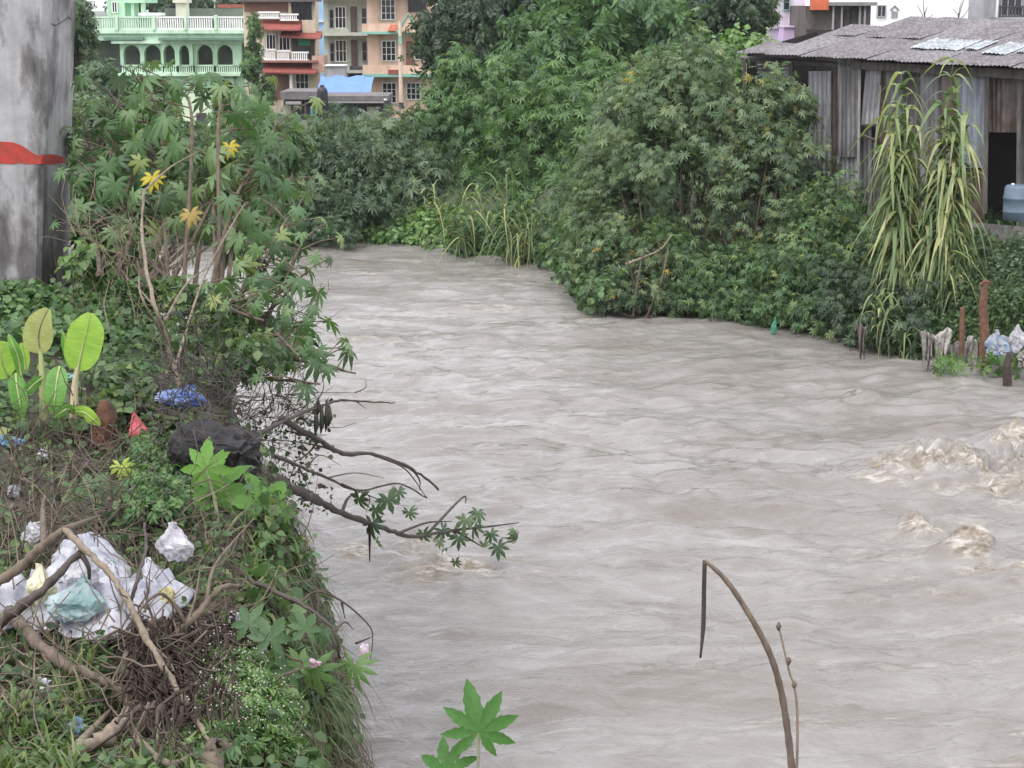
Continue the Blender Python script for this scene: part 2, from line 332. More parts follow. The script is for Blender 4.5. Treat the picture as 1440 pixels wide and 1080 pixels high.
def build_river():
    xs = np.concatenate([np.linspace(-60, -12, 60), np.arange(-11.9, 3.4, .085), np.arange(3.4, 9.4, .055), np.arange(9.4, 14, .085), np.linspace(14.2, 40, 60)])
    ys = np.concatenate([[2, 4, 6, 8], np.geomspace(9.5, 52, 560), [54, 58, 64]])
    X, Y = np.meshgrid(xs, ys); Z = river_z(X, Y); nx, ny = len(xs), len(ys)
    foam = np.zeros_like(X)
    for (px, py, w, l, h, rag) in WAVES[:12]+WAVES[14:19]:
        c = PZ(px, py); g = np.exp(-((X-c[0])/(w*1.15))**2-((Y-c[1]+.1)/(l*1.1))**2)
        foam = np.maximum(foam, g*np.clip(.5+1.7*fbm(X*2.2+px, Y*5.5, 3, .6), 0, 1))
    wx = .9*fbm(X*.25+5, Y*.25, 2); st = fbm((X+wx+.3*Y)*.55, (Y+wx-.15*X)*2.6, 4, .65); run = np.clip(.5+1.6*fbm(X*.2+1, Y*.16+4, 2), 0, 1)
    foam = np.maximum(foam, .42*run*np.clip((st-.12)*4, 0, 1))                # thin scum lines carried along
    i = np.arange(nx*ny).reshape(ny, nx); a, b, c, d = i[:-1, :-1].ravel(), i[:-1, 1:].ravel(), i[1:, 1:].ravel(), i[1:, :-1].ravel()
    me = fast_mesh('river', np.stack([X.ravel(), Y.ravel(), Z.ravel()], 1), np.vstack([np.stack([a, b, c], 1), np.stack([a, c, d], 1)]))
    at = me.attributes.new('foam', 'FLOAT', 'POINT'); at.data.foreach_set('value', foam.ravel().astype(np.float32))
    m, n, b, out = mat_new('muddy_water')
    big = tex(n, .55, 7, .68, stretch=(.6, 1.1, 1), dist=1.2); r = ramp(n, [(.32, (.165, .145, .125)), (.5, (.212, .197, .181)), (.68, (.272, .258, .244))]); n.links.new(big.outputs[0], r.inputs[0])
    fa = n.nodes.new('ShaderNodeAttribute'); fa.attribute_name = 'foam'
    fr = ramp(n, [(.12, (0, 0, 0)), (.6, (1, 1, 1))]); n.links.new(fa.outputs['Fac'], fr.inputs[0])
    ft = tex(n, 5, 8, .78, stretch=(.8, 1.4, 1), dist=.8); fc = ramp(n, [(.38, (.13, .10, .072)), (.5, (.27, .235, .19)), (.62, (.50, .475, .44))]); n.links.new(ft.outputs[0], fc.inputs[0])
    n.links.new(mix(n, fr.outputs[0], r.outputs[0], fc.outputs[0]), b.inputs['Base Color'])
    rr = n.nodes.new('ShaderNodeMapRange'); n.links.new(fr.outputs[0], rr.inputs[0]); rr.inputs[3].default_value = .07; rr.inputs[4].default_value = .6
    n.links.new(rr.outputs[0], b.inputs['Roughness']); b.inputs['IOR'].default_value = 1.33
    t1 = tex(n, 2.2, 6, .65, stretch=(.75, 1.4, 1), dist=.7); t2 = tex(n, 11, 4, .6, stretch=(.7, 1.4, 1))
    b1 = bump(n, b, t1.outputs[0], .6, .10)
    b2 = n.nodes.new('ShaderNodeBump'); b2.inputs['Strength'].default_value = .35; b2.inputs['Distance'].default_value = .015
    fm = n.nodes.new('ShaderNodeMath'); fm.operation = 'MULTIPLY'; fm.inputs[1].default_value = 3.0; n.links.new(fr.outputs[0], fm.inputs[0]); b2m = n.nodes.new('ShaderNodeMath'); b2m.operation = 'MULTIPLY_ADD'; n.links.new(ft.outputs[0], b2m.inputs[0]); n.links.new(fm.outputs[0], b2m.inputs[1]); n.links.new(t2.outputs[0], b2m.inputs[2]); n.links.new(b2m.outputs[0], b2.inputs['Height'])
    n.links.new(b1.outputs[0], b2.inputs['Normal']); n.links.new(b2.outputs[0], b.inputs['Normal'])
    ob = finish('river', me, m, None, None, True); set_props(ob, kind='structure')
build_river()

# ------------------------------------------------------------------ concrete pillar with a red paint band
def build_pillar():
    Yp = 15.0; dp = 1.0
    a = P(66, 0, Yp); b = P(57, 388, Yp); wl = -1.35
    zt, zb = a[2]+2.2, b[2]-.6
    def xr(z): return b[0]+(a[0]-b[0])*(z-b[2])/(a[2]-b[2])
    m, n, bs, out = mat_new('weathered_concrete')
    t = tex(n, 3, 9, .7); r = ramp(n, [(.3, (.25, .245, .245)), (.7, (.42, .415, .42))]); n.links.new(t.outputs[0], r.inputs[0])
    st = tex(n, 1.1, 7, .68, stretch=(2.2, 1.3, .8)); sr = ramp(n, [(.48, (1, 1, 1)), (.58, (.42, .40, .39)), (.70, (.17, .16, .155))]); n.links.new(st.outputs[0], sr.inputs[0])
    s2 = tex(n, 2.2, 4, .5, stretch=(5, 3, .12)); s2r = ramp(n, [(.45, (1, 1, 1)), (.75, (.6, .58, .56))]); n.links.new(s2.outputs[0], s2r.inputs[0])
    c = mix(n, 1, r.outputs[0], sr.outputs[0], 'MULTIPLY'); c = mix(n, .7, c, s2r.outputs[0], 'MULTIPLY')
    n.links.new(c, bs.inputs['Base Color']); bs.inputs['Roughness'].default_value = .85; bump(n, bs, t.outputs[0], .35, .02)
    root = thing('concrete_pillar', 'tall weathered grey concrete pillar with a red paint band, at the left edge', 'pillar', (b[0]-.65, Yp+.5, b[2]-.4))
    mb = MB(); nz = 46; ch = .04
    for i in range(nz+1):
        z = zb+(zt-zb)*i/nz; x = xr(z); w = .006*math.sin(i*2.1)+.005*math.sin(i*5.3)
        ring = [(x+wl, Yp+ch, z), (x+wl+ch, Yp, z), (x-.5, Yp, z), (x-ch, Yp, z), (x, Yp+ch, z), (x, Yp+dp-.03+w, z), (x-.03, Yp+dp+w, z), (x+wl, Yp+dp, z)]
        mb.v += [tuple(map(float, q)) for q in ring]
        if i: mb.f += [((i-1)*8+k, (i-1)*8+(k+1) % 8, i*8+(k+1) % 8, i*8+k) for k in range(8)]
    mb.f += [tuple(nz*8+k for k in range(8))]
    mb.build('column', m, root)
    red = M('red_paint', (.42, .045, .03), .7, .45, 14, .2, col2=(.26, .04, .03))
    def on_front(x, y): return P(x, y, Yp-.004)
    def on_side(x, y):
        X = xr(P(x, y, Yp+.4)[2])+.004; d = ray(x, y); return CAM+d*(X/d[0])
    def band(up, lo, pf, name):
        mb = MB(); k = len(up); mb.add([pf(x, y) for x, y in up]+[pf(x, y) for x, y in lo], [(i, i+1, k+i+1, k+i) for i in range(k-1)]); mb.build(name, red, root)
    xc = 720+ (xr(P(60, 215, Yp)[2])/P(60, 215, Yp)[0])*(60-720)
    band([(-45, 196), (-20, 200), (0, 199), (18, 200), (27, 203), (36, 208), (44, 214), (52, 218), (xc-2.5, 217.5)], [(-45, 233), (-20, 231), (0, 230), (18, 231), (27, 229), (36, 231), (44, 230), (52, 231), (xc-2.5, 230.5)], on_front, 'red_paint_band')
    band([(xc+.7, 217.5), (66, 217), (75, 217), (84, 219), (90, 222), (92.5, 225)], [(xc+.7, 230.5), (66, 231), (75, 231), (84, 230), (90, 228), (92.5, 225)], on_side, 'red_paint_band')
    mb = MB(); mb.add([on_front(xc-2.5, 217.5), on_side(xc+.7, 217.5), on_side(xc+.7, 230.5), on_front(xc-2.5, 230.5)], [(0, 1, 2, 3)]); mb.build('red_paint_band', red, root)
    mb = MB(); mb.tube([on_side(x, y) for x, y in [(72, 33), (78, 36), (88, 30), (97, 24), (100, 27)]], .003, 4); mb.build('crack', DARKIN, root)
build_pillar()

# ------------------------------------------------------------------ corrugated tin shed on the right
def shed():
    A = P(1036, 75, 39.5); B = P(1462, 97, 34.0)
    du = np.array([B[0]-A[0], B[1]-A[1], 0]); L = np.linalg.norm(du); du /= L; nv = np.array([du[1], -du[0], 0]); back = -nv
    def wpt(x, y, out=0.):
        q0 = A+nv*out; d = ray(x, y); t = np.dot(q0-CAM, nv)/np.dot(d, nv); return CAM+d*t
    base = wpt(1240, 315); root = thing('tin_shed', 'long shed of patched grey corrugated tin sheets above the right bank', 'shed', (base[0], base[1], 1.4))
    def tin(name, c1, c2, c3, rough=.55, metal=.35):
        m, n, b, out = mat_new(name); t = tex(n, 2.4, 7, .68, stretch=(1, 1, .6)); r = ramp(n, [(.28, c3), (.46, c2), (.62, c1)]); n.links.new(t.outputs[0], r.inputs[0])
        s = tex(n, 9, 4, .6, stretch=(1, 1, .06)); sr = ramp(n, [(.4, (.45, .43, .42)), (.6, (1, 1, 1))]); n.links.new(s.outputs[0], sr.inputs[0])
        n.links.new(mix(n, .8, r.outputs[0], sr.outputs[0], 'MULTIPLY'), b.inputs['Base Color']); b.inputs['Roughness'].default_value = rough; b.inputs['Metallic'].default_value = metal; return m
    T_L = tin('tin_pale', (.42, .42, .44), (.34, .34, .36), (.20, .18, .17)); T_M = tin('tin_grey', (.24, .24, .255), (.17, .165, .17), (.10, .085, .08))
    T_D = tin('tin_dark', (.13, .125, .13), (.085, .078, .078), (.05, .04, .036)); T_R = tin('tin_rusty', (.22, .19, .18), (.12, .085, .065), (.06, .035, .025)); T_B = tin('tin_bluish', (.30, .33, .38), (.25, .27, .32), (.16, .16, .17))
    T_ROOF = tin('roof_tin', (.21, .195, .205), (.175, .158, .165), (.12, .10, .098), .75, .05); T_ROOF2 = tin('roof_tin_lighter', (.24, .225, .235), (.205, .19, .197), (.15, .135, .13), .75, .05)
    T_NEW = tin('roof_tin_new', (.46, .50, .52), (.36, .39, .41), (.24, .24, .23), .6, .1)
    def corr(name, c, waves, amp, mat, n_dir, along=True, rows=1, jit=0):
        """corrugated sheet between 4 corners (bottom-left, bottom-right, top-right, top-left)"""
        c = [np.array(q) for q in c]; mb = MB(); nu = waves*4 if along else 2; nr = rows if along else waves*4
        for j in range(nr+1):
            for i in range(nu+1):
                s, t = i/nu, j/nr; p = (c[0]*(1-s)+c[1]*s)*(1-t)+(c[3]*(1-s)+c[2]*s)*t
                ph = (s if along else t)*waves*2*math.pi
                mb.v.append(tuple(p+n_dir*(amp*math.sin(ph)+jit*math.sin(5*s+3*t+waves))))
        w = nu+1; mb.f = [(j*w+i, j*w+i+1, (j+1)*w+i+1, (j+1)*w+i) for j in range(nr) for i in range(nu)]
        return mb.build(name, mat, root, smooth=True)
    def sheet(x0, x1, y0, y1, waves, mat, out=0., skew=0, along=True, y0r=None, y1r=None):
        y0r = y0 if y0r is None else y0r; y1r = y1 if y1r is None else y1r
        return corr('wall_sheet', [wpt(x0, y1, out), wpt(x1, y1r, out), wpt(x1+skew, y0r, out), wpt(x0+skew, y0, out)], waves, .022, mat, nv, along)
    # interior darkness put into the wall colour: back and end walls well behind the openings
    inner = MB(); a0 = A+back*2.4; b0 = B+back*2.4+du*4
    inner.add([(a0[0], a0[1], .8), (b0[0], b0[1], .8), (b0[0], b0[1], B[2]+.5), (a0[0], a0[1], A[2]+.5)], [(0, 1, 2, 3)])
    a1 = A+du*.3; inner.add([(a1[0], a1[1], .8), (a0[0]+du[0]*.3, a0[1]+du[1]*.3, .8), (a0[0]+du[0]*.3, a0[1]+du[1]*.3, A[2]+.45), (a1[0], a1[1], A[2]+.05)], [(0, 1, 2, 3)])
    inner.build('back_wall', M('interior_dark_tin', (.035, .032, .03), .85, .4, 2, .1), root)
    # wall sheets, left to right
    sheet(1046, 1112, 88, 130, 8, T_L, -.35, along=False)
    sheet(1100, 1140, 150, 300, 6, T_D, -.3)
    sheet(1137, 1169, 100, 250, 5, T_L, .0); sheet(1167, 1178, 98, 300, 3, T_R, -.06)
    sheet(1178, 1209, 79, 221, 5, T_M, .14); sheet(1176, 1207, 219, 330, 5, T_L, .04)
    sheet(1210, 1232, 92, 178, 4, T_L, .05, skew=8); sheet(1236, 1250, 96, 210, 2, T_R, -.02)
    sheet(1207, 1226, 178, 330, 3, T_M, -.05); sheet(1226, 1250, 200, 330, 4, T_D, -.1)
    sheet(1246, 1270, 100, 330, 4, T_M, .02); sheet(1268, 1296, 101, 330, 5, T_D, .0); sheet(1294, 1320, 102, 330, 4, T_M, .03); sheet(1318, 1349, 103, 330, 5, T_R, -.01)
    sheet(1346, 1387, 107, 236, 6, T_B, .05); sheet(1348, 1385, 238, 330, 6, T_R, -.05)
    sheet(1389, 1434, 110, 186, 7, T_R, -.08); sheet(1433, 1466, 104, 330, 5, T_M, .06)
    # bars, posts, fascia beam
    wood = M('grey_timber', (.13, .115, .105), .85, .5, 9, .4, (1, 1, .2)); woodl = M('pale_timber', (.34, .31, .29), .85, .4, 9, .4, (1, 1, .2))
    def bar(name, x0, y0, x1, y1, w, mat, out=.1):
        mb = MB(); mb.tube([wpt(x0, y0, out), wpt((x0+x1)/2, (y0+y1)/2, out), wpt(x1, y1, out)], w, 4); mb.build(name, mat, root)
    for x, y0, y1, w, mt in ((1112, 85, 330, .05, wood), (1209, 88, 330, .035, woodl), (1388, 104, 300, .06, wood), (1434, 105, 300, .05, wood), (1047, 84, 330, .05, wood)): bar('post', x, y0, x-3, y1, w, mt, .16)
    bar('brace', 1210, 176, 1234, 176, .03, wood); bar('brace', 1210, 189, 1233, 198, .03, wood); bar('brace', 1238, 120, 1230, 215, .025, woodl)
    mb = MB(); f0, f1 = .2, .28
    q = [wpt(1196, 96, f0), wpt(1470, 114, f0), wpt(1470, 114, f1), wpt(1196, 96, f1), wpt(1196, 86, f0), wpt(1470, 100, f0), wpt(1470, 100, f1), wpt(1196, 86, f1)]; mb.hexa(q); mb.build('fascia_beam', wood, root)
    mb = MB(); mb.tube([wpt(1040, 82, .1), wpt(1200, 92, .1), wpt(1470, 106, .1)], .06, 4); mb.build('wall_plate', wood, root)
    # roof: courses of corrugated sheets rising away from the eave
    eave0 = wpt(1038, 73, .55); eave1 = wpt(1475, 97, .75); n_sh = 9
    slope = back*1.0+np.array([0, 0, .19]); slope /= np.linalg.norm(slope); rn = np.cross(du, slope); rn = rn*np.sign(rn[2])
    def roof_sheet(s0, s1, l0, l1, up, mt, waves):
        e0 = eave0*(1-s0)+eave1*s0; e1 = eave0*(1-s1)+eave1*s1; u = rn*up
        corr('roof_sheet', [e0+slope*l0+u, e1+slope*(l0+.02*random.random())+u, e1+slope*l1+u, e0+slope*l1+u], waves, .012, mt, rn, True, 4, .010)
    for i in range(n_sh):
        s0, s1 = i/n_sh-.006, (i+1)/n_sh+.006
        for j, (l0, l1) in enumerate(((-.08*random.random(), 1.95), (1.85, 4.0))):
            lim = .55+i*1.9                       # the left end is cut back obliquely
            if l0 > lim: continue
            roof_sheet(s0, s1, l0, min(l1, lim+.5), .02*j+.008*(i % 2), T_ROOF2 if (i+j) % 4 == 1 else T_ROOF, 10)
    for s0, s1, l0, l1 in ((.50, .56, .95, 1.9), (.565, .65, .95, 1.9), (.66, .70, 1.1, 1.9), (.735, .81, .8, 1.85), (.82, .86, 1.0, 1.9), (.88, .97, .7, 1.85)): roof_sheet(s0, s1, l0, l1, .045, T_NEW, 6)
    # a stone on the roof and rags weighing it down
    mb = MB(); c = eave0*.12+eave1*.88+slope*2.6+rn*.1; mb.tube([c-du*.12, c, c+du*.12], [.05, .09, .04], 6); mb.build('roof_stone', wood, root)
    # low plinth wall under the right end
    q = [wpt(1362, 372, .9), wpt(1475, 385, .9), wpt(1475, 385, .2), wpt(1362, 372, .2), wpt(1362, 312, .9), wpt(1475, 322, .9), wpt(1475, 322, .2), wpt(1362, 312, .2)]
    MB().hexa(q).build('plinth', M('grey_cement', (.20, .19, .18), .9, .5, 5, .4), root)
    # blue barrel beside the doorway
    bp = wpt(1428, 310, .75); r0 = thing('plastic_barrel', 'pale blue plastic barrel standing at the dark shed doorway', 'barrel', bp)
    mb = MB(); prof = [(.0, .20), (.02, .23), (.15, .24), (.17, .255), (.19, .24), (.40, .245), (.42, .26), (.44, .245), (.62, .23), (.66, .20), (.67, .16)]
    k = 20
    for h, r in prof: mb.v += [(bp[0]+r*math.cos(2*math.pi*i/k), bp[1]+r*math.sin(2*math.pi*i/k), bp[2]+h) for i in range(k)]
    mb.f = [(j*k+i, j*k+(i+1) % k, (j+1)*k+(i+1) % k, (j+1)*k+i) for j in range(len(prof)-1) for i in range(k)]+[tuple((len(prof)-1)*k+i for i in range(k))]
    mb.build('barrel_body', M('blue_plastic', (.12, .165, .215), .5, .2, 5, .1), r0, smooth=True)
    mb = MB(); mb.tube([bp+[-.09, 0, .67], bp+[-.09, 0, .70]], .03, 8); mb.build('bung', WHITE, r0)
shed()

# ------------------------------------------------------------------ houses
class Fac:
    """a facade at one distance; rectangles are given as photo columns/rows and become real metres there"""
    def __init__(s, Y): s.Y = Y
    def X(s, px, py=80): return float(P(px, py, s.Y)[0])
    def Z(s, py): return float(P(720, py, s.Y)[2])
    def bx(s, mb, x0, x1, y0, y1, d0, d1):
        return mb.box(s.X(x0), s.X(x1), s.Y-d1, s.Y-d0, s.Z(y1), s.Z(y0))
    def part(s, name, mat, par, rects, join=False):
        if not join:                       # each piece is a part of its own
            for r in rects: ob = s.bx(MB(), *r).build(name, mat, par)
            return ob
        mb = MB()
        for r in rects: s.bx(mb, *r)
        return mb.build(name, mat, par)
    def window(s, par, x0, x1, y0, y1, nv=2, nh=1, mat=None, d=0., t=1.1, pane=None):
        fr = []; dd = (d, d+.09)
        fr += [(x0, x1, y0, y0+t, *dd), (x0, x1, y1-t, y1, *dd), (x0, x0+t, y0+t, y1-t, *dd), (x1-t, x1, y0+t, y1-t, *dd)]
        for i in range(1, nv): c = x0+(x1-x0)*i/nv; fr.append((c-t*.4, c+t*.4, y0+t, y1-t, d, d+.08))
        for i in range(1, nh): c = y0+(y1-y0)*i/nh; fr.append((x0+t, x1-t, c-t*.3, c+t*.3, d, d+.07))
        f = s.part('window', mat or WHITE, par, fr, True); s.part('pane', pane or GLASS, f, [(x0+t*.6, x1-t*.6, y0+t*.6, y1-t*.6, d+.01, d+.04)]); return f
    def balustrade(s, par, x0, x1, y0, y1, step, mat, d=0., mat2=None):
        rects = [(x0, x1, y0, y0+2.2, d-.12, d+.05), (x0, x1, y1-2, y1, d-.1, d+.04)]
        x = x0+step/2
        while x < x1-step*.4: rects.append((x-step*.28, x+step*.28, y0+2.2, y1-2, d-.07, d+.01)); x += step
        return s.part('balustrade', mat, par, rects, True)

def Mw(name, col, rough=.8, var=.2, scale=.6, bmp=.1):
    """painted wall with rain streaks and grime patches"""
    m, n, b, out = mat_new(name); t = tex(n, scale, 7, .65); r = ramp(n, [(.3, tuple(np.array(col)*(1-var))), (.62, col)]); n.links.new(t.outputs[0], r.inputs[0])
    st = tex(n, 1.6, 5, .6, stretch=(1, 1, .12)); sr = ramp(n, [(.36, (.62, .60, .56)), (.56, (1, 1, 1))]); n.links.new(st.outputs[0], sr.inputs[0])
    gr = tex(n, .9, 8, .7); g2 = ramp(n, [(.30, (.55, .53, .50)), (.46, (1, 1, 1))]); n.links.new(gr.outputs[0], g2.inputs[0])
    c = mix(n, .6, r.outputs[0], sr.outputs[0], 'MULTIPLY'); c = mix(n, .6, c, g2.outputs[0], 'MULTIPLY'); n.links.new(c, b.inputs['Base Color']); b.inputs['Roughness'].default_value = rough; return m
MINT = Mw('mint_wall', (.42, .64, .45), .8, .25, .6, .1); MINTL = Mw('mint_trim', (.56, .76, .58), .8, .18, .8, .1); MINTD = M('shade_toned_wall', (.13, .15, .12), .85, .5, .6, .1)  # MINTD: shade of the arcade recess put into the inner wall colour
CREAM = Mw('cream_wall', (.66, .56, .42), .8, .15, .6, .1); REDT = M('red_tiles', (.30, .085, .065), .8, .35, 5, .4, (1, 1, 6)); BRICK = M('brick_wall', (.30, .17, .125), .9, .3, 6, .3, (1, 1, 3))
PALE = Mw('pale_green_wall', (.46, .50, .43), .85, .25, .5, .15); PINK = Mw('peach_wall', (.70, .49, .38), .8, .2, .6, .1); TEAL = M('teal_trim', (.22, .45, .36), .7, .2, 3, .1)
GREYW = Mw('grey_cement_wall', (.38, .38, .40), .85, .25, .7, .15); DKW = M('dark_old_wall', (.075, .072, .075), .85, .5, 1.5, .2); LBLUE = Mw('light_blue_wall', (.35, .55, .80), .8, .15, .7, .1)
def houses():
    # --- green house with arcade
    f = Fac(104); r = thing('green_house', 'mint green house with arched verandas and white balustrade roof terrace', 'house', (f.X(235), 108, f.Z(165)))
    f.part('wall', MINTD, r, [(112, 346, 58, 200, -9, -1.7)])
    f.part('lower_wall', MINT, r, [(170, 198, 106, 205, -1.6, 0), (236, 254, 106, 205, -1.6, .1), (254, 294, 106, 130, -1.6, .1), (198, 236, 106, 109, -1.6, 0), (294, 332, 106, 110, -1.6, 0), (328, 345, 106, 205, -1.6, 0)])
    f.part('lower_pale_wall', M('pale_lime_wall', (.60, .72, .52), .8, .2, .6, .1), r, [(254, 294, 131, 205, -1.5, .16)])
    f.part('slab', MINTL, r, [(165, 340, 103, 106.5, -1.7, .5), (160, 342, 57, 61, -1.7, .5), (120, 348, 42, 47, -9, .35), (112, 350, 47, 57, -9, .1)])
    f.part('canopy', M('dark_mint', (.13, .24, .17), .8, .3, 1, .1), r, [(228, 345, 53, 56.5, .1, .9), (150, 205, 52.5, 56, .1, .6)])
    # arcade: jambs and true arched heads
    def arch(x0, x1, ytop, yspr, ybot, xl, xr, d0, d1, n=10):
        mb = MB(); f.bx(mb, xl, x0, ytop, ybot, d0, d1); f.bx(mb, x1, xr, ytop, ybot, d0, d1)
        for i in range(n):
            a0, a1 = math.pi*(1-i/n), math.pi*(1-(i+1)/n); cx, rx = (x0+x1)/2, (x1-x0)/2; ry = yspr-ytop-2
            xa, xb = cx+rx*math.cos(a0), cx+rx*math.cos(a1); ya, yb = yspr-ry*math.sin(a0), yspr-ry*math.sin(a1)
            Xa, Xb, za, zb, zt = f.X(xa), f.X(xb), f.Z(ya), f.Z(yb), f.Z(ytop); y0, y1 = f.Y-d1, f.Y-d0
            mb.hexa([(Xa, y0, za), (Xb, y0, zb), (Xb, y1, zb), (Xa, y1, za), (Xa, y0, zt), (Xb, y0, zt), (Xb, y1, zt), (Xa, y1, zt)])
        mb.build('arch', MINT, r)
    bays = [(175, 198, 170, 201.5), (204, 227, 201.6, 229.5), (232, 248, 229.6, 250.5), (254, 268, 250.6, 273), (278, 300, 273.1, 303), (306, 328, 303.1, 340)]
    for k, (x0, x1, xl, xr) in enumerate(bays): arch(x0, x1, 61.2, 75, 92, xl, xr, -.3, .2 if k not in (2, 3) else .45)
    for k, (x0, x1, xl, xr) in enumerate(bays): f.balustrade(r, xl+.5, xr-.5, 91, 103, 3.0, MINTL, .1)
    arch(198, 236, 109.2, 122, 205, 197.6, 236.4, -.3, .2); arch(297, 328, 110.2, 122, 205, 294.2, 328.4, -.3, .2)
    for a, b_ in ((120, 166), (170, 218), (222, 262), (266, 304), (308, 345)):
        f.balustrade(r, a, b_, 23, 42, 3.2, MINTL if a < 220 else WHITE, .2)
    for x in (118, 168, 220, 264, 306, 347): f.part('terrace_post', MINTL, r, [(x-1.8, x+1.8, 21, 42, 0, .45)])
    f.part('stair_head', MINT, r, [(143, 168, -14, 23, -6, -2), (168, 196, -14, 4, -6, -2), (176, 180, 4, 23, -2.6, -2.2), (190, 195, 4, 23, -2.6, -2.2)])
    f.window(r, 150, 158, 2, 18, 2, 1, d=-1.99); f.part('chimney', M('cream_plaster', (.62, .60, .48), .8, .2, 1, .1), r, [(246, 260, 4, 23, -2, -.8), (243, 263, -2, 4, -2.2, -.6), (249, 257, -12, -2, -1.8, -1)])
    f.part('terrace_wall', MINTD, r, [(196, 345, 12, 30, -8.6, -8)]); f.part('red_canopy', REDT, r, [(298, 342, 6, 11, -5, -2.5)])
    f.part('water_heater', WHITE, r, [(195, 228, 18, 22, -1.5, -.4)])
    # mural wall and small dark box in front
    f = Fac(93); r = thing('painted_wall', 'short turquoise painted wall below the green house', 'wall', (f.X(283), 93, f.Z(215)))
    f.part('wall_panel', M('turquoise_mural', (.14, .48, .50), .7, .1, 1.6, .1, col2=(.30, .46, .60)), r, [(256, 312, 177, 232, -.2, 0)]); f.part('coping', MINTL, r, [(254, 314, 174.5, 177, -.25, .06)])
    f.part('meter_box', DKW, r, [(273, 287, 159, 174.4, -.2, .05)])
    # --- house with red awnings
    f = Fac(98); r = thing('red_awning_house', 'cream and brick house with red tiled awnings and white balcony rails', 'house', (f.X(400), 100, f.Z(165)))
    f.part('wall', CREAM, r, [(344, 445, -20, 200, -1.6, 0)]); f.part('brick_panel', BRICK, r, [(346, 407, -18, 16, .0, .12)]); f.part('corner_column', CREAM, r, [(408, 412, -18, 28, 0, .3)])
    f.window(r, 413, 440, -16, 28, 3, 2, DKW, .02); f.part('eave', M('dark_eave', (.12, .10, .10), .8), r, [(340, 454, -2, 2.5, .0, 1.0)])
    f.balustrade(r, 368, 398, 16, 26, 2.6, WHITE, .9); f.balustrade(r, 398.5, 424, 19, 29, 2.6, WHITE, .9)
    def awn(x0, x1, y0, y1, d0, d1, drop=0):
        mb = MB(); X0, X1 = f.X(x0), f.X(x1)
        mb.hexa([(X0, f.Y-d1, f.Z(y1)), (X1, f.Y-d1, f.Z(y1+drop)), (X1, f.Y-d0, f.Z(y1+drop-2)), (X0, f.Y-d0, f.Z(y1-2)), (X0, f.Y-d1, f.Z(y1-2)), (X1, f.Y-d1, f.Z(y1+drop-2)), (X1, f.Y-d0, f.Z(y0+drop)), (X0, f.Y-d0, f.Z(y0))]); mb.build('awning', REDT, r)
    awn(368, 427, 27, 42, .2, 1.5, 1); awn(398, 454, 41, 52, .0, 1.2, 3); awn(366, 448, 86, 101, .0, 1.4, 2)
    f.part('upper_room', CREAM, r, [(427, 446, 28, 46, 0, .4)]); f.part('upper_slab', M('rust_slab', (.30, .13, .10), .8), r, [(366, 450, 84, 87, 0, 1.2)])
    for a, b_ in ((375, 389), (393, 409)): f.window(r, a, b_, 48, 71, 3, 1, WHITE, .03)
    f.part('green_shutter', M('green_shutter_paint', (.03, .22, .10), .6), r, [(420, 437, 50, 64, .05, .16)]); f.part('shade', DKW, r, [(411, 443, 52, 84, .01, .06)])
    f.balustrade(r, 368, 392, 68, 84, 2.8, WHITE, 1.0); f.balustrade(r, 393, 412, 70, 84.5, 2.8, WHITE, 1.0); f.balustrade(r, 413, 437, 72, 85, 2.8, WHITE, 1.0)
    f.part('door', M('brown_door', (.16, .08, .06), .6), r, [(397, 407, 105, 132, .02, .1)]); f.window(r, 415, 434, 103, 128, 3, 2, WHITE, .03); f.part('porch_column', WHITE, r, [(409, 413, 101, 150, .4, .9)])
    f.part('brown_panel', M('brown_wall', (.25, .13, .09), .8), r, [(372, 396, 103, 140, .01, .05)]); f.part('side_box', M('pink_box', (.50, .32, .26), .8), r, [(441, 458, 78, 101, -1, .9)])
    # --- light blue house glimpsed between
    f = Fac(112); r = thing('blue_house', 'narrow strip of light blue house between cream and grey houses', 'house', (f.X(452), 114, f.Z(165))); f.part('wall', LBLUE, r, [(436, 466, -25, 160, -6, 0)]); f.part('string_course', WHITE, r, [(436, 466, 29, 31, 0, .15)])
    # --- pale grey-green house
    f = Fac(106); r = thing('grey_green_house', 'pale grey green house with tall white framed windows on two floors', 'house', (f.X(488), 108, f.Z(165)))
    f.part('wall', PALE, r, [(456, 522, -25, 200, -8, 0)]); f.part('slab', M('slab_grey', (.50, .52, .46), .85, .3), r, [(453, 520, 45.5, 50, -.2, 1.0), (453, 520, 98, 102, -.2, 1.0), (453, 520, -4, 0, -.2, 1)])
    for y in (9, 56):
        f.window(r, 472, 488, y, y+31, 3, 2, WHITE, .03); f.window(r, 464, 471, y+4, y+31, 1, 2, GREYW, .03); f.part('door', M('dark_brown_door', (.10, .075, .065), .6), r, [(494, 503, y, y+38, .01, .08)]); f.window(r, 509, 517, y+2, y+30, 1, 2, GREYW, .03)
    f.part('balcony_wall', PALE, r, [(455, 493, 40, 45.5, .8, .95), (455, 493, 93, 98, .8, .95)])
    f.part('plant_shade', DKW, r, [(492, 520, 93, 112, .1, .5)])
    # --- peach house
    f = Fac(100); r = thing('peach_house', 'peach pink three storey house with teal edged balconies and a small gable', 'house', (f.X(560), 102, f.Z(170)))
    f.part('wall', PINK, r, [(517, 606, -25, 205, -8, 0)])
    f.part('balcony_wall', Mw('peach_balcony', (.70, .48, .36), .8, .15, 1, .1), r, [(512, 602, 33, 44, .9, 1.1), (512, 604, 91, 103, .9, 1.1)])
    f.part('slab_edge', TEAL, r, [(511, 604, 44, 47.5, -.1, 1.25), (511, 606, 103, 107, -.1, 1.25), (511, 604, -10, -7, -.1, 1.25)])
    for y in (-1, 57, 116): f.window(r, 537, 557, y, y+29, 3, 3, WHITE, .03)
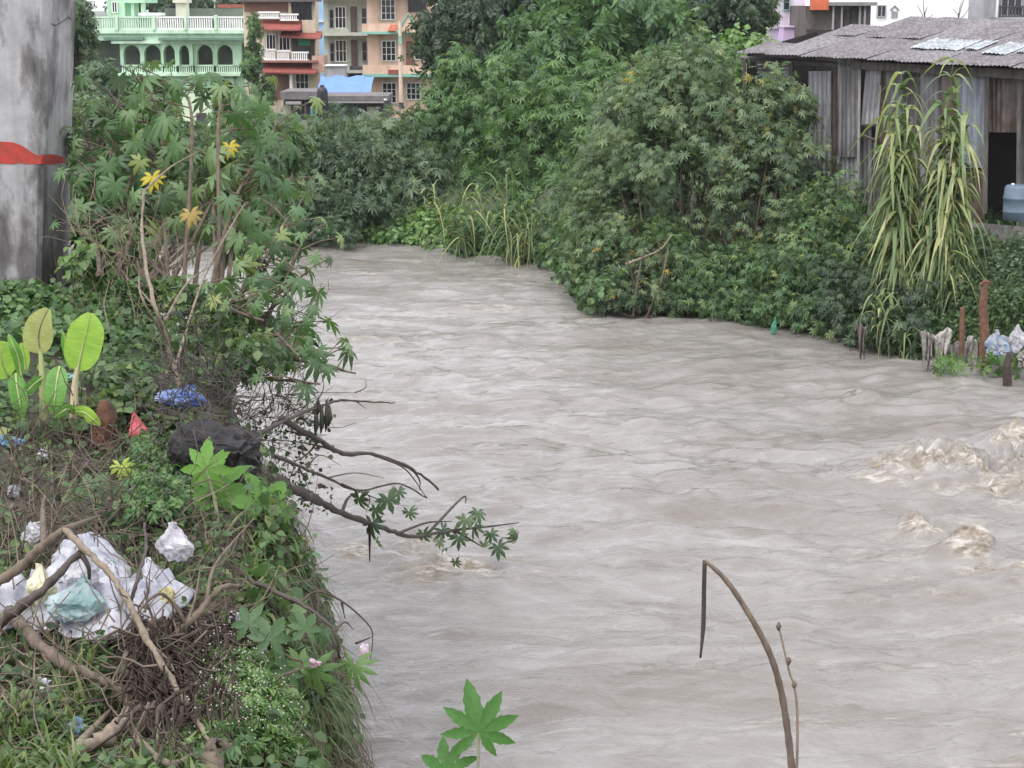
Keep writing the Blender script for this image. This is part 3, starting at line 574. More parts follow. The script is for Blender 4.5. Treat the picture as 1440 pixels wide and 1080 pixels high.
    f.window(r, 583, 595, 60, 84, 2, 3, WHITE, .03); f.window(r, 571, 591, 116, 140, 3, 3, WHITE, .03); f.part('door', M('red_brown_door', (.28, .11, .08), .6), r, [(571, 581, 58, 92, .01, .09)]); f.window(r, 575, 600, -8, 17, 1, 1, DKW, .02)
    mb = MB(); ga, gb, gc = (f.X(561), f.Z(45)), (f.X(594), f.Z(45)), (f.X(577), f.Z(20)); y0, y1 = f.Y-1.5, f.Y-1.15
    mb.add([(ga[0], y0, ga[1]), (gb[0], y0, gb[1]), (gc[0], y0, gc[1]), (ga[0], y1, ga[1]), (gb[0], y1, gb[1]), (gc[0], y1, gc[1])], [(0, 1, 2), (5, 4, 3), (0, 2, 5, 3), (1, 4, 5, 2), (0, 3, 4, 1)]); gab = mb.build('gable', PINK, r)
    mb = MB(); mb.tube([(ga[0], y0-.02, ga[1]), (gc[0], y0-.02, gc[1]), (gb[0], y0-.02, gb[1])], .09, 4); mb.build('gable_edge', TEAL, gab)
    mb = MB(); mb.hexa([(f.X(548), f.Y-1.4, f.Z(43)), (f.X(561), f.Y-1.4, f.Z(43)), (f.X(561), f.Y-1.12, f.Z(43)), (f.X(548), f.Y-1.12, f.Z(43)), (f.X(552), f.Y-1.2, f.Z(34)), (f.X(560), f.Y-1.2, f.Z(34)), (f.X(560), f.Y-1.12, f.Z(34)), (f.X(552), f.Y-1.12, f.Z(34))]); mb.build('tile_panel', M('orange_tiles', (.50, .15, .08), .8, .3, 6), r)
    f.part('tile_panel', REDT, r, [(548, 562, 97, 103, 1.1, 1.3)])
    # --- tarp shelter, tank, shacks, poles
    f = Fac(90); r = thing('tarp_shelter', 'shelter with bright blue tarpaulin roof below the grey green house', 'shelter', (f.X(483), 92, f.Z(168)))
    mb = MB(); n = 12
    for i in range(n+1):
        x = 444+76*i/n
        for (yy, d) in ((110+1.5*math.sin(i*1.3), -2.6), (120+1.2*math.sin(i*1.9), -1.2), (131.5+.8*math.sin(i*2.7), 0)): mb.v.append((f.X(x), f.Y-d, f.Z(yy)))
    mb.f = [(3*i+j, 3*i+3+j, 3*i+4+j, 3*i+1+j) for i in range(n) for j in range(2)]; mb.build('tarpaulin', M('blue_tarp', (.13, .25, .60), .6, .2, 2, .2), r, smooth=True)
    f.part('post', DKW, r, [(446, 448, 130, 170, -.2, -.1), (516, 518, 130, 170, -.2, -.1)])
    r = thing('water_tank', 'grey box water tank on a frame above the blue tarpaulin', 'tank', (f.X(470), 95, f.Z(112))); f2 = Fac(95); f2.part('tank_body', GREYW, r, [(457, 485, 93, 113, -1.2, 0)]); f2.part('tank_lid', WHITE, r, [(456, 486, 91.5, 93, -1.3, .1)]); f2.part('stand', DKW, r, [(459, 461, 113, 160, -.2, -.1), (481, 483, 113, 160, -.2, -.1)])
    f = Fac(86); r = thing('low_shack', 'dark low shack with flat grey tin roof in front of the peach house', 'shack', (f.X(470), 88, f.Z(178)))
    f.part('roof', M('shack_roof', (.17, .155, .155), .8, .4, 2), r, [(395, 446, 128, 139, -3, .6), (446.3, 546, 134, 141, -3, .6)]); f.part('wall', DKW, r, [(397, 544, 141, 215, -3, 0)])
    f.part('pale_panel', M('shack_panel', (.36, .34, .27), .85, .3, 2), r, [(395, 408, 148, 215, .01, .08), (515, 530, 150, 215, .01, .08), (452, 458, 148, 215, .01, .06)]); f.part('green_panel', M('shack_green', (.08, .14, .10), .8), r, [(460, 497, 143, 156, .01, .07)])
    for x in (413, 428, 500, 540): f.part('post', M('shack_post%d' % x, (.09, .08, .08), .8), r, [(x, x+2.2, 139, 215, .3, .45)])
    f.part('sign_strip', M('faded_board', (.30, .29, .29), .8), r, [(402, 424, 141.5, 146, .5, .6), (462, 540, 141.5, 144, .5, .6)])
    f = Fac(84); r = thing('black_tank', 'black round plastic water tank beside the low shack', 'tank', (f.X(452), 84, f.Z(178)))
    mb = MB(); c = np.array([f.X(452), 84, 0]); zs = [f.Z(230), f.Z(130), f.Z(126), f.Z(123), f.Z(121)]; mb.tube([(c[0], c[1], z) for z in zs], [.26, .26, .24, .16, .08], 16); mb.build('tank_body', M('black_plastic', (.02, .02, .024), .4, .2), r, smooth=True)
    mb = MB(); mb.tube([(c[0], c[1], f.Z(121)), (c[0], c[1], f.Z(119.5))], .1, 10); mb.build('tank_lid', DKW, r)
    f = Fac(88); r = thing('utility_pole', 'tall cream coloured pole in front of the peach house', 'pole', (f.X(563), 88, f.Z(180)))
    mb = MB(); mb.tube([(f.X(563), 88, f.Z(y)) for y in (230, 120, 30)], [.10, .095, .08], 10); mb.build('shaft', M('cream_pole', (.62, .50, .40), .7), r); f.part('bracket', TEAL, r, [(561, 565.4, 50, 62, .09, .16)]); f.part('collar', DKW, r, [(560, 566.5, 144, 150, -.14, .14)])
    f = Fac(80); r = thing('wooden_post', 'short dark wooden post left of the pole foot', 'post', (f.X(541), 80, f.Z(182))); mb = MB(); mb.tube([(f.X(541), 80, f.Z(y)) for y in (230, 160, 140)], [.09, .085, .07], 7); mb.build('shaft', DKW, r); f.part('cap', WHITE, r, [(539, 543, 139, 141, -.08, .08)])
    r = thing('teal_post', 'thin teal post beside the black round tank', 'post', (f.X(437), 80, f.Z(182))); mb = MB(); mb.tube([(f.X(437), 80, f.Z(y)) for y in (230, 160, 152)], .08, 8); mb.build('shaft', M('teal_paint', (.05, .22, .28), .6), r); f.part('cap', WHITE, r, [(435.5, 438.5, 150, 152, -.07, .07)])
    # --- pale house hidden behind the trees
    f = Fac(95); r = thing('white_block', 'white building showing through gaps in the tree tops', 'building', (f.X(740), 97, f.Z(160)))
    f.part('wall', WHITE, r, [(660, 850, -40, 220, -8, 0)]); f.part('slab', GREYW, r, [(656, 854, 12, 16, 0, .6)]); f.window(r, 690, 712, 20, 52, 3, 2, GREYW, .02); f.window(r, 760, 785, 20, 52, 3, 2, GREYW, .02); f.part('brown_wall', BRICK, r, [(661, 750, 62, 220, .01, .08)])
    # --- right: lilac house, wooden shack, white hall, grey house
    LIL = M('lilac_wall', (.56, .42, .62), .8, .12, .8, .1)
    f = Fac(78); r = thing('lilac_house', 'lilac house with stepped terrace behind the shed roof', 'house', (f.X(1120), 80, f.Z(120)))
    f.part('wall', Mw('pale_lilac_wall', (.62, .56, .64), .8, .12, .8, .1), r, [(1086, 1130, -30, 40, -6, 0)]); f.part('terrace', LIL, r, [(1110, 1131, 18, 40, -3, .8), (1094, 1152, 38, 60, -3, 1.4)]); f.part('coping', M('lilac_coping', (.66, .52, .70), .8), r, [(1093, 1153, 36, 38, -3, 1.5)])
    f.window(r, 1099, 1108, -8, 14, 1, 2, TEAL, .02, .8)
    f = Fac(74); r = thing('wooden_shack', 'dark timber shack with orange roof panel behind the shed', 'shack', (f.X(1175), 76, f.Z(110)))
    f.part('wall', M('dark_timber', (.13, .11, .10), .85, .5, 4, .3, (1, 1, .2)), r, [(1130, 1222, 8, 60, -4, 0)]); f.part('orange_panel', M('orange_red_panel', (.58, .14, .06), .7, .3, 3), r, [(1136, 1160, -14, 14, .02, .5)]); f.part('roof', M('shack_tin', (.22, .21, .20), .8, .3, 3), r, [(1160, 1226, 3, 8, -4, .7)])
    for x in (1166, 1178, 1203, 1210): f.part('post', M('post_grey%d' % x, (.34, .32, .33), .8), r, [(x, x+2.5, 8, 60, .3, .42)])
    for x in (1184, 1195): f.part('opening', DKW, r, [(x, x+7, 14, 60, .01, .1)])
    f = Fac(84); r = thing('white_hall', 'plain bright white building above the shed roof', 'building', (f.X(1280), 86, f.Z(120)))
    f.part('wall', M('bright_white_wall', (.84, .84, .86), .8, .05, 1, .05), r, [(1200, 1358, -40, 90, -8, 0)]); f.window(r, 1230, 1243, 7, 24, 2, 1, GREYW, .02, 1.4)
    f.part('parapet', WHITE, r, [(1198, 1360, -44, -40, -8.1, .1)]); mb = MB(); mb.tube([(f.X(x), f.Y-.04, f.Z(y)) for x, y in [(1249, 14), (1255, 8), (1261, 14)]], .04, 4); f.bx(mb, 1251, 1252.5, 14, 25, .01, .06); f.bx(mb, 1258, 1259.5, 14, 25, .01, .06); f.bx(mb, 1253, 1257, 16, 25, .01, .05); mb.build('niche', GREYW, r)
    f = Fac(90); r = thing('grey_house', 'grey cement house with railings at the top right corner', 'house', (f.X(1410), 92, f.Z(120)))
    f.part('wall', GREYW, r, [(1352, 1520, -40, 90, -8, 0)]); f.balustrade(r, 1395, 1500, 8, 24, 4.2, DKW, .8); f.part('slab', GREYW, r, [(1390, 1502, 24, 28, .0, 1)]); f.window(r, 1403, 1432, -12, 22, 3, 1, GREYW, .02); f.part('drain_pipe', WHITE, r, [(1396, 1398.5, -40, 24, .02, .2)])
houses()

def serrated_leaf(seed, nl=8, wide=.155, droop=.22):
    """large castor leaf with toothed lobes, folded along each midrib"""
    r = np.random.default_rng(seed); V = [(0, 0, 0)]; Fc = []; span = math.radians(318); step = span/nl
    def pt(rad, a, dz=0): V.append((rad*math.cos(a), rad*math.sin(a), -droop*rad*rad+dz)); return len(V)-1
    for i in range(nl):
        a = math.pi/2-span/2+step*(i+.5)+r.normal()*.03; c = abs(a-math.pi/2)/(span/2); L = 1.0-.38*c+r.normal()*.04; m = 9
        mids = [0]; lf = []; rt = []
        for k in range(1, m+1):
            t = k/m; rad = L*(.12+.88*t); w = step*.5*rad*0+ wide*L*math.sin(math.pi*min(1, t*.98)**.8)**.9*(1 if t > .28 else 1.25)
            lim = rad*math.tan(step*.49); w = min(w, lim) if rad < .34 else w; w *= 1+(.13 if k % 2 else -.07); w = max(w, .002)
            mids.append(pt(rad, a, .0)); off = math.atan2(w, rad); rr = math.hypot(w, rad); lf.append(pt(rr, a+off, .05*w/.15)); rt.append(pt(rr, a-off, .05*w/.15))
        for k in range(m):
            a0, a1 = mids[k], mids[k+1]
            if k == 0: Fc += [(0, a1, lf[0]), (0, rt[0], a1)]
            else: Fc += [(a0, a1, lf[k]), (a0, lf[k], lf[k-1]), (a0, rt[k-1], rt[k]), (a0, rt[k], a1)]
    return np.array(V, float), np.array(Fc)
SERR = [serrated_leaf(31, 6, .2, .3), serrated_leaf(32, 7, .18, .5), serrated_leaf(33, 6, .21, .4)]

# ------------------------------------------------------------------ vegetation builders
def sample_lobes(lobes, ncl, per, spread=.2, shell=.35):
    """leaf positions and outward directions: clumps spread through ellipsoid lobes"""
    pos, out, cid = [], [], []
    vol = np.array([np.prod(l[1])**(2/3) for l in lobes]); cnt = np.maximum(1, (ncl*vol/vol.sum()).astype(int))
    for (c, r), k in zip(lobes, cnt):
        c = np.array(c); r = np.array(r); d = rvec(k); rad = (shell+(1-shell)*rng.random(k)**.6)[:, None]*(1+.24*rng.normal(size=(k, 1)))
        cc = d*rad
        for q in cc:
            n = max(3, int(per*(.5+rng.random()))); s = spread*(.6+.8*rng.random())
            p = q+rng.normal(size=(n, 3))*s; pos.append(c+p*r); o_ = nrm(p-q*.55); out.append(o_); cid.append(np.full(n, rng.random()))
    return np.vstack(pos), np.vstack(out), np.concatenate(cid)
def limbs(mb, base, lobes, r0, n=8, sides=5):
    base = np.array(base)
    for (c, r) in lobes:
        c = np.array(c); r = np.array(r); mid = base*.5+c*.5+np.array([0, 0, -.1*abs(c[2]-base[2])])
        pts = spline([base+rng.normal(size=3)*[r0, r0, 0], mid+rng.normal(size=3)*.1*r, c+[0, 0, r[2]*.4]], 5); mb.tube(pts, np.linspace(r0, r0*.3, len(pts)), sides)
        for _ in range(n):
            t = pts[rng.integers(3, len(pts))]; e = c+rvec(1)[0]*r*.85; pp = spline([t, (t+e)/2+[0, 0, .1*r[2]], e], 3); mb.tube(pp, np.linspace(r0*.35, r0*.08, len(pp)), 4)
def plant(name, label, cat, base, lobes, ncl, per, tm, size, mat, group=None, trunk=.08, bark=BARKD, up=.5, droop=.2, spread=.2, nl=8, crown='foliage', stem='stem', shell=.35, extra=0, emat=None, shoots=0, holes=(), stems=()):
    r = thing(name, label, cat, base, group); mb = MB(); limbs(mb, base, lobes, trunk, nl); sh = []
    for _ in range(shoots):
        c, rr_ = lobes[rng.integers(len(lobes))]; d = nrm(rng.normal(size=3)*[.8, .8, .3]+[0, 0, 1.1]); q0 = np.array(c)+d*np.array(rr_)*.7; q1 = np.array(c)+d*np.array(rr_)*(1.15+.3*rng.random()); mb.tube([q0, (q0+q1)/2, q1], [.012, .01, .006], 4); sh.append((q0, q1))
    for (x0, y0, x1, y1) in stems: mb.tube(spline([P(x0, y0, base[1]-.5), P((x0+x1)/2+rng.normal()*5, (y0+y1)/2, base[1]-.5+rng.normal()*.15), P(x1, y1, base[1]-.3)], 4), np.linspace(.028, .012, 9), 5)
    mb.build(stem, bark, r, kind='stuff' if stem == 'stem' else None)
    pos, out, cid = sample_lobes(lobes, ncl, per, spread, shell); n = len(pos)
    for q0, q1 in sh:
        k = 9; tt = rng.uniform(.2, 1, k)[:, None]; pos = np.vstack([pos, q0+(q1-q0)*tt+rng.normal(size=(k, 3))*size[1]*.7]); out = np.vstack([out, rvec(k)]); cid = np.concatenate([cid, np.full(k, rng.random())])
    if holes:      # gaps where the bare stems show
        dd = pos-CAM; dep = dd@FW; qx = 720+F*(dd@RT)/dep; qy = 540-F*(dd@UP)/dep; kp = np.ones(len(pos), bool)
        for hx, hy, hr, hs_ in holes: kp &= ~((((qx-hx)/hr)**2+((qy-hy)/hs_)**2 < 1) & (pos[:, 1] < base[1]+.3) & (rng.random(len(pos)) < .85))
        pos, out, cid = pos[kp], out[kp], cid[kp]
    n = len(pos)
    gz = far_z(pos[:, 0], pos[:, 1]) if base[1] > 24 else bank_z(pos[:, 0], pos[:, 1])
    lowp = np.maximum(gz, .02)+.04+.25*rng.random(n)**2; pos[:, 2] = np.maximum(pos[:, 2], lowp)     # leaves rest on the ground or just clear the water
    nv = out*.7+np.array([0, 0, up])+rng.normal(size=(n, 3))*.45; dv = out*[1, 1, .3]+np.array([0, 0, -droop])+rng.normal(size=(n, 3))*.35
    s = size[0]+(size[1]-size[0])*rng.random(n)
    ob = inst_mesh(crown, tm, pos, frames(nv, dv), s, mat, r, tint=(.55*cid+.45*rng.random(n))*.98)
    if extra:      # the leaves nearest the viewer are leaves of their own
        d = np.linalg.norm(pos-CAM, axis=1)-.4*pos[:, 2]; ix = np.argsort(d)[:extra*4]; ix = rng.choice(ix, min(extra, len(ix)), replace=False)
        leaves_as_parts(r, pos[ix]+rng.normal(size=(len(ix), 3))*.05+np.array([0, -.08, .03]), frames(nv[ix]+[0, -.5, .2], dv[ix]), s[ix]*1.15, emat or mat, 0)
    return r
_leafcache = {}
def leaf_data(lod, k, mat):
    key = (lod, k, mat.name)
    if key not in _leafcache:
        V, Fc = (CASTOR0, CASTOR1, SERR)[lod][k]; me = fast_mesh('leaf', V, Fc); me.materials.append(mat); _leafcache[key] = me
    return _leafcache[key]
def leaves_as_parts(root, pos, R, s, mat, lod=1):
    o_ = root_loc(root); nt_ = len((CASTOR0, CASTOR1, SERR)[lod])
    for p, q, k in zip(pos, R, s):
        ob = bpy.data.objects.new('leaf', leaf_data(lod, int(rng.integers(nt_)), mat)); COL.objects.link(ob); ob.parent = root
        m = Matrix(q.tolist()); m = m.to_4x4(); m = m @ Matrix.Diagonal((k, k, k, 1)); m.translation = Vector(p-o_); ob.matrix_basis = m

def castor(label, base, tips, group, lsize=(.10, .19), per=16, mat=G_CASTOR, start=.25, rr=.022, lean=0., bark=BARK):
    """castor oil plant: several leaning stems, long petioles, palmate leaves each a part"""
    base = np.array(base, float); r = thing('castor_plant', label, 'shrub', base, group); mb = MB(); LP, LR, LS = [], [], []
    for tp in tips:
        tp = np.array(tp, float); h = np.linalg.norm(tp-base); mid = (base+tp)/2+rng.normal(size=3)*.07*h+np.array([0, 0, .08*h])
        pts = spline([base+rng.normal(size=3)*[.08, .08, 0], mid, tp], 9); mb.tube(pts, np.linspace(rr, rr*.35, len(pts)), 6)
        az = rng.random()*6.28
        for i in range(per):
            t = start+(1-start)*((i+rng.random()*.6)/per); q = pts[min(len(pts)-1, int(t*(len(pts)-1)))]
            az += 2.4; pl = (.16+.26*rng.random())*(.6+.5*h/2.5); el = .25+.5*rng.random()-.5*(1-t)
            d = np.array([math.cos(az)*math.cos(el), math.sin(az)*math.cos(el), math.sin(el)]); e = q+d*pl+np.array([0, 0, -.06*pl]); 
            dd = e-CAM; gx, gy = 720+F*dd[0]/(dd@FW), 540-F*(dd@UP)/(dd@FW)
            if 252 < gx < 312 and 128 < gy < 208 and rng.random() < .85: continue       # the clump is open here
            mb.tube([q, q+d*pl*.5+[0, 0, .03*pl], e], [.007, .005, .004], 4)
            nvv = nrm(np.array([d[0]*.75, d[1]*.75-.18, .62+.25*rng.normal()])+rng.normal(size=3)*.22); LP.append(e); LR.append((nvv, d*[1, 1, 0]+[0, 0, -.4])); LS.append((lsize[0]+(lsize[1]-lsize[0])*rng.random())*(.75+.35*math.sin(math.pi*t)))
    mb.build('stem', bark, r)
    R = frames(np.array([a for a, b in LR]), np.array([b for a, b in LR])); leaves_as_parts(r, np.array(LP), R, LS, mat); return r
def blades_mesh(name, tm, pos, dirs, L, w, mat, parent):
    """arching blades: z of the template is length, x is width"""
    n = len(pos); z = nrm(dirs); hor = dirs*[1, 1, 0]+rng.normal(size=(n, 3))*[.1, .1, 0]; R = frames(z, np.cross(z, np.cross(hor, z))+1e-6)
    R = np.stack([R[..., 0], R[..., 1], R[..., 2]], -1); sc = np.stack([w, L, L], 1)
    return inst_mesh(name, tm, pos, R, sc, mat, parent)
def reed(label, base, stalks, group=None, mat=G_REED, nb=26, bl=(.5, .95), bw=.9, cat='reed', name='giant_reed', t0=.3):
    """cane grass: upright stalks set with long drooping blades"""
    r = thing(name, label, cat, base, group); mb = MB(); pos, dr = [], []
    for tp in stalks:
        tp = np.array(tp); pts = spline([np.array(base)+rng.normal(size=3)*[.12, .1, 0], (np.array(base)+tp)/2+rng.normal(size=3)*.06, tp], 8); mb.tube(pts, np.linspace(.016, .006, len(pts)), 5)
        az = rng.random()*6
        for i in range(nb):
            t = t0+(1-t0)*(i+.5)/nb; q = pts[min(len(pts)-1, int(t*(len(pts)-1)+rng.random()))]; az += 2.6; el = .8+.5*rng.random()
            pos.append(q); dr.append([math.cos(az)*math.cos(el), math.sin(az)*math.cos(el), math.sin(el)])
    mb.build('stalk', STEMG, r); n = len(pos)
    blades_mesh('blade', [blade(.8, .03, 6), blade(1.5, .03, 6), blade(2.2, .03, 7), blade(2.8, .03, 7)], np.array(pos), np.array(dr), bl[0]+(bl[1]-bl[0])*rng.random(n), bw*(.8+.5*rng.random(n)), mat, r); return r
def PL(x, y, Y): return P(x, y, Y)
def lobe(x, y, Y, rx, ry, rd=None):
    """ellipsoid lobe: centre at a photo point, radii in photo pixels at that distance"""
    k = Y/F; return (P(x, y, Y), (rx*k, (rd if rd is not None else (rx+ry)/2)*k, ry*k))
def fbase(x, Y): X = P(x, 300, Y)[0]; return np.array([X, Y, float(far_z(np.array([X]), np.array([Y]))[0])-.1])

# ------------------------------------------------------------------ trees and bushes on the far bank
def far_vegetation():
    T = 'trees behind the far bank'
    plant('tree', 'dark feathery tree in front of the white block, beside the peach house', 'tree', fbase(665, 66), [lobe(640, 40, 66, 55, 62), lobe(690, 20, 67, 60, 60), lobe(735, 50, 66, 50, 55), lobe(655, 95, 65, 55, 40), lobe(740, 0, 66, 40, 40)], 330, 16, SPRIG, (.35, .6), G_DARK, T, .22, BARKD, .2, .5, .17, 10, 'crown', 'trunk', .2)
    plant('tree', 'tall mid green drooping tree behind the middle of the far bank', 'tree', fbase(840, 58), [lobe(820, 55, 58, 85, 60), lobe(900, 40, 58, 80, 70), lobe(860, -20, 59, 90, 60), lobe(770, 95, 57, 60, 55), lobe(930, 110, 57, 60, 60)], 420, 24, SPRIG, (.4, .7), G_MID, T, .25, BARKD, .15, .9, .16, 10, 'crown', 'trunk')
    plant('tree', 'dark small leaved tree left of the lilac house', 'tree', fbase(1030, 66), [lobe(1000, 10, 66, 60, 45), lobe(1055, 15, 65, 34, 40), lobe(975, 40, 65, 50, 50), lobe(1065, -10, 66, 26, 30)], 300, 22, SPRIG, (.3, .5), G_DARK, T, .18, BARKD, .3, .4, .15, 10, 'crown', 'trunk', .3)
    plant('tree', 'small bright yellow green tree top above the left end of the shed', 'tree', fbase(1035, 50), [lobe(1035, 70, 50, 32, 28), lobe(1055, 90, 50, 30, 30), lobe(1010, 95, 50, 40, 34)], 60, 24, OVAL, (.12, .22), G_LIGHT, T, .09, BARKD, .4, .4, .2, 8, 'crown', 'trunk')
    plant('tree', 'narrow dark cypress like tree between the green house and the red awnings', 'tree', fbase(358, 92), [lobe(357, 42, 92, 7, 24), lobe(354, 92, 92, 13, 26), lobe(370, 130, 92, 13, 26)], 60, 22, SPRIG, (.25, .45), G_MID, T, .12, BARKD, .4, .2, .22, 6, 'crown', 'trunk')
    plant('tree', 'grey green tree top just right of the concrete pillar', 'tree', fbase(130, 62), [lobe(112, 70, 62, 24, 60), lobe(140, 140, 60, 55, 45), lobe(90, 20, 62, 30, 50), lobe(210, 180, 58, 60, 32)], 130, 18, SPRIG, (.3, .5), G_GREY, T, .16, BARKD, .3, .4, .18, 10, 'crown', 'trunk', .3)
    plant('tree', 'dark leafy tree top behind the roof terrace of the green house', 'tree', fbase(262, 125), [lobe(225, 5, 125, 24, 20), lobe(275, 0, 125, 26, 20), lobe(320, 5, 125, 24, 18), lobe(190, 0, 125, 24, 16), lobe(270, 60, 125, 70, 40)], 110, 20, SPRIG, (.6, 1.), G_DARK, T, .2, BARKD, .4, .2, .2, 6, 'crown', 'trunk')
    B = 'bushes along the far bank'
    plant('hedge', 'dark hedge row in front of the green house and the red awnings', 'shrub', fbase(230, 80), [lobe(x, 190+8*math.sin(x), 80, 30, 24) for x in (120, 165, 210, 335, 370, 405, 440)]+[lobe(x, 235, 78, 40, 34) for x in (130, 200, 270, 330, 400, 460, 520, 580)], 300, 18, SPRIG, (.35, .6), G_GREY, B, .05, BARKD, .4, .3, .22, 4)
    plant('bush', 'dark grey green bush overhanging the water at the far left', 'shrub', fbase(490, 47.5), [lobe(470, 250, 47, 75, 75), lobe(540, 230, 48, 75, 62), lobe(505, 300, 46.5, 70, 50), lobe(590, 265, 47.5, 60, 60), lobe(430, 300, 47, 40, 50)], 300, 30, CASTOR0+SPRIG, (.16, .30), G_GREY, B, .06, BARKD, .5, .5, .17, shoots=30)
    plant('bush', 'grey green bush in front of the low shack roof', 'shrub', fbase(440, 56), [lobe(420, 205, 55, 60, 32), lobe(500, 205, 56, 70, 32), lobe(570, 200, 57, 60, 32), lobe(380, 240, 54, 60, 60), lobe(320, 250, 55, 60, 50)], 220, 26, CASTOR0+SPRIG, (.18, .32), G_GREY, B, .06, BARKD, .5, .4, .18)
    plant('bush', 'tall leafy bush below the dark feathery tree', 'shrub', fbase(680, 50), [lobe(650, 140, 51, 60, 55), lobe(700, 190, 50, 70, 75), lobe(640, 220, 50, 60, 60), lobe(730, 130, 51, 55, 55), lobe(690, 285, 48, 60, 50)], 330, 30, CASTOR0+SPRIG, (.17, .33), G_MID, B, .06, BARKD, .5, .5, .16, shoots=30)
    plant('bush', 'shaded green bush between the pale cane grass and the castor thicket', 'shrub', fbase(800, 46.5), [lobe(790, 190, 47, 70, 70), lobe(840, 260, 46, 60, 80), lobe(770, 280, 46, 46, 56), lobe(860, 150, 48, 60, 60), lobe(795, 335, 45.6, 34, 34)], 320, 30, CASTOR0, (.17, .30), G_MID, B, .06, BARKD, .5, .5, .16, shoots=30)
    plant('bush', 'leafy bush filling the inner corner of the bay', 'shrub', fbase(800, 41), [lobe(792, 318, 42, 26, 36), lobe(800, 360, 40.6, 22, 28), lobe(806, 395, 38.8, 18, 20), lobe(785, 352, 42, 22, 24)], 130, 24, CASTOR0+SPRIG, (.12, .22), G_CASTOR_R, B, .04, BARKD, .5, .5, .18)
    plant('bush', 'low bright green bushes hugging the waterline at the far bank', 'shrub', fbase(590, 45.6), [lobe(530, 342, 46, 36, 14), lobe(590, 338, 45.6, 45, 20), lobe(640, 345, 45, 36, 20), lobe(560, 310, 47, 40, 24)], 120, 26, OVAL, (.10, .2), G_LIGHT, B, .03, BARKD, .6, .3, .2)
    plant('bush', 'trailing green growth at the foot of the cane grass', 'shrub', fbase(715, 43), [lobe(690, 366, 43.5, 40, 14), lobe(745, 368, 42.8, 36, 14), lobe(700, 330, 44, 60, 30)], 80, 24, OVAL+SPRIG, (.10, .22), G_MID, B, .03, BARKD, .5, .4, .2)
    # growth trailing along the waterline
    for i, (x0, x1, m, lab) in enumerate(((380, 505, G_GREY, 'dark trailing growth at the waterline below the far left bush'), (772, 850, G_MID, 'trailing leaves at the inner corner of the bay'), (840, 960, G_CASTOR_R, 'trailing leaves at the waterline below the left of the thicket'), (950, 1070, G_CASTOR, 'trailing leaves at the waterline below the middle of the thicket'), (1060, 1180, G_CASTOR, 'trailing leaves at the waterline around the green scrap'), (1170, 1310, G_DARK, 'dark trailing growth at the waterline below the reeds'), (1316, 1480, G_VINE, 'green growth behind the caught rags'), (230, 400, G_GREY, 'far grey growth at the waterline seen behind the near castor plants'))):
        L_ = []
        for x in np.arange(x0, x1, 18):
            X_ = np.interp(x, [-200, 240, 430, 560, 660, 770, 800, 835, 950, 1060, 1200, 1310, 1440, 1700], _wp[1:-1, 0]); Yw = np.interp(X_, _wX, _wY)
            if x0 == 1316: Yw += .8
            L_.append(((X_, Yw+.35+.3*rng.random(), .32+.2*rng.random()), (.32, .4, .34))); L_.append(((X_+.2, Yw+1.2+.4*rng.random(), .75+.3*rng.random()), (.4, .5, .45)))
        bX = float(np.mean([l[0][0] for l in L_])); bY = float(np.mean([l[0][1] for l in L_]))
        plant('bush', lab, 'shrub', np.array([bX, bY, .1]), L_, 26*len(L_), 8, (CASTOR0+SPRIG if m is not G_MID else OVAL+SPRIG) if m is not G_VINE else OVAL+SPRIG, (.09, .18) if m is not G_VINE else (.05, .10), m, B, .02, BARKD, .5, .6, .25, 1)
    # pale cane grass on the far bank
    Ng = 'pale cane grass on the far bank'
    def cane(label, x, y, Y, tips, **k): b = fbase(x, Y); return reed(label, b, [P(a, c, Y+rng.normal()*.3) for a, c in tips], Ng, G_REED2, name='cane_grass', cat='grass', **k)
    cane('pale cane grass clump bending toward the water, left of two', 660, 372, 43.2, [(645, 300), (655, 275), (600, 245), (575, 250), (670, 260), (640, 310)], nb=14, bl=(.5, .9), t0=.4)
    cane('pale cane grass clump with upright tips, right of two', 720, 376, 42.2, [(712, 240), (700, 255), (735, 290), (750, 280), (760, 300), (725, 300), (690, 300), (745, 320)], nb=16, bl=(.5, 1.0), t0=.35)
    # castor thicket on the point
    C = 'castor shrubs of the right bank thicket'
    kw = dict(group=C, trunk=.045, bark=BARK, up=.6, droop=.5, spread=.17, nl=9, extra=70, shoots=30)
    plant('castor_shrub', 'castor shrub at the left tip of the thicket, leaning over the water', 'shrub', fbase(840, 37.6), [lobe(842, 330, 37.4, 44, 56), lobe(868, 240, 38, 54, 66), lobe(824, 392, 36.8, 26, 30), lobe(880, 180, 38.5, 55, 60), lobe(850, 420, 36.2, 36, 24)], 250, 22, CASTOR0, (.09, .18), G_CASTOR_R, **kw)
    plant('castor_shrub', 'tallest castor shrub in the middle of the thicket with grey green leaves', 'shrub', fbase(960, 37.2), [lobe(940, 150, 37.6, 70, 70), lobe(980, 110, 38, 55, 55), lobe(920, 240, 37, 65, 65), lobe(1000, 210, 37.2, 65, 70), lobe(960, 300, 36.8, 55, 50), lobe(880, 330, 36.6, 50, 40)], 330, 22, CASTOR0, (.09, .18), G_CASTOR_R, holes=[(905, 320, 22, 34), (960, 265, 26, 40), (1000, 300, 26, 34), (925, 200, 18, 22), (880, 280, 16, 24)], stems=[(905, 400, 890, 220), (930, 410, 935, 190), (950, 400, 955, 170), (960, 400, 975, 230), (985, 400, 1000, 180), (1000, 400, 1020, 200), (915, 420, 870, 260), (975, 410, 1040, 250), (940, 410, 910, 250)], **kw)
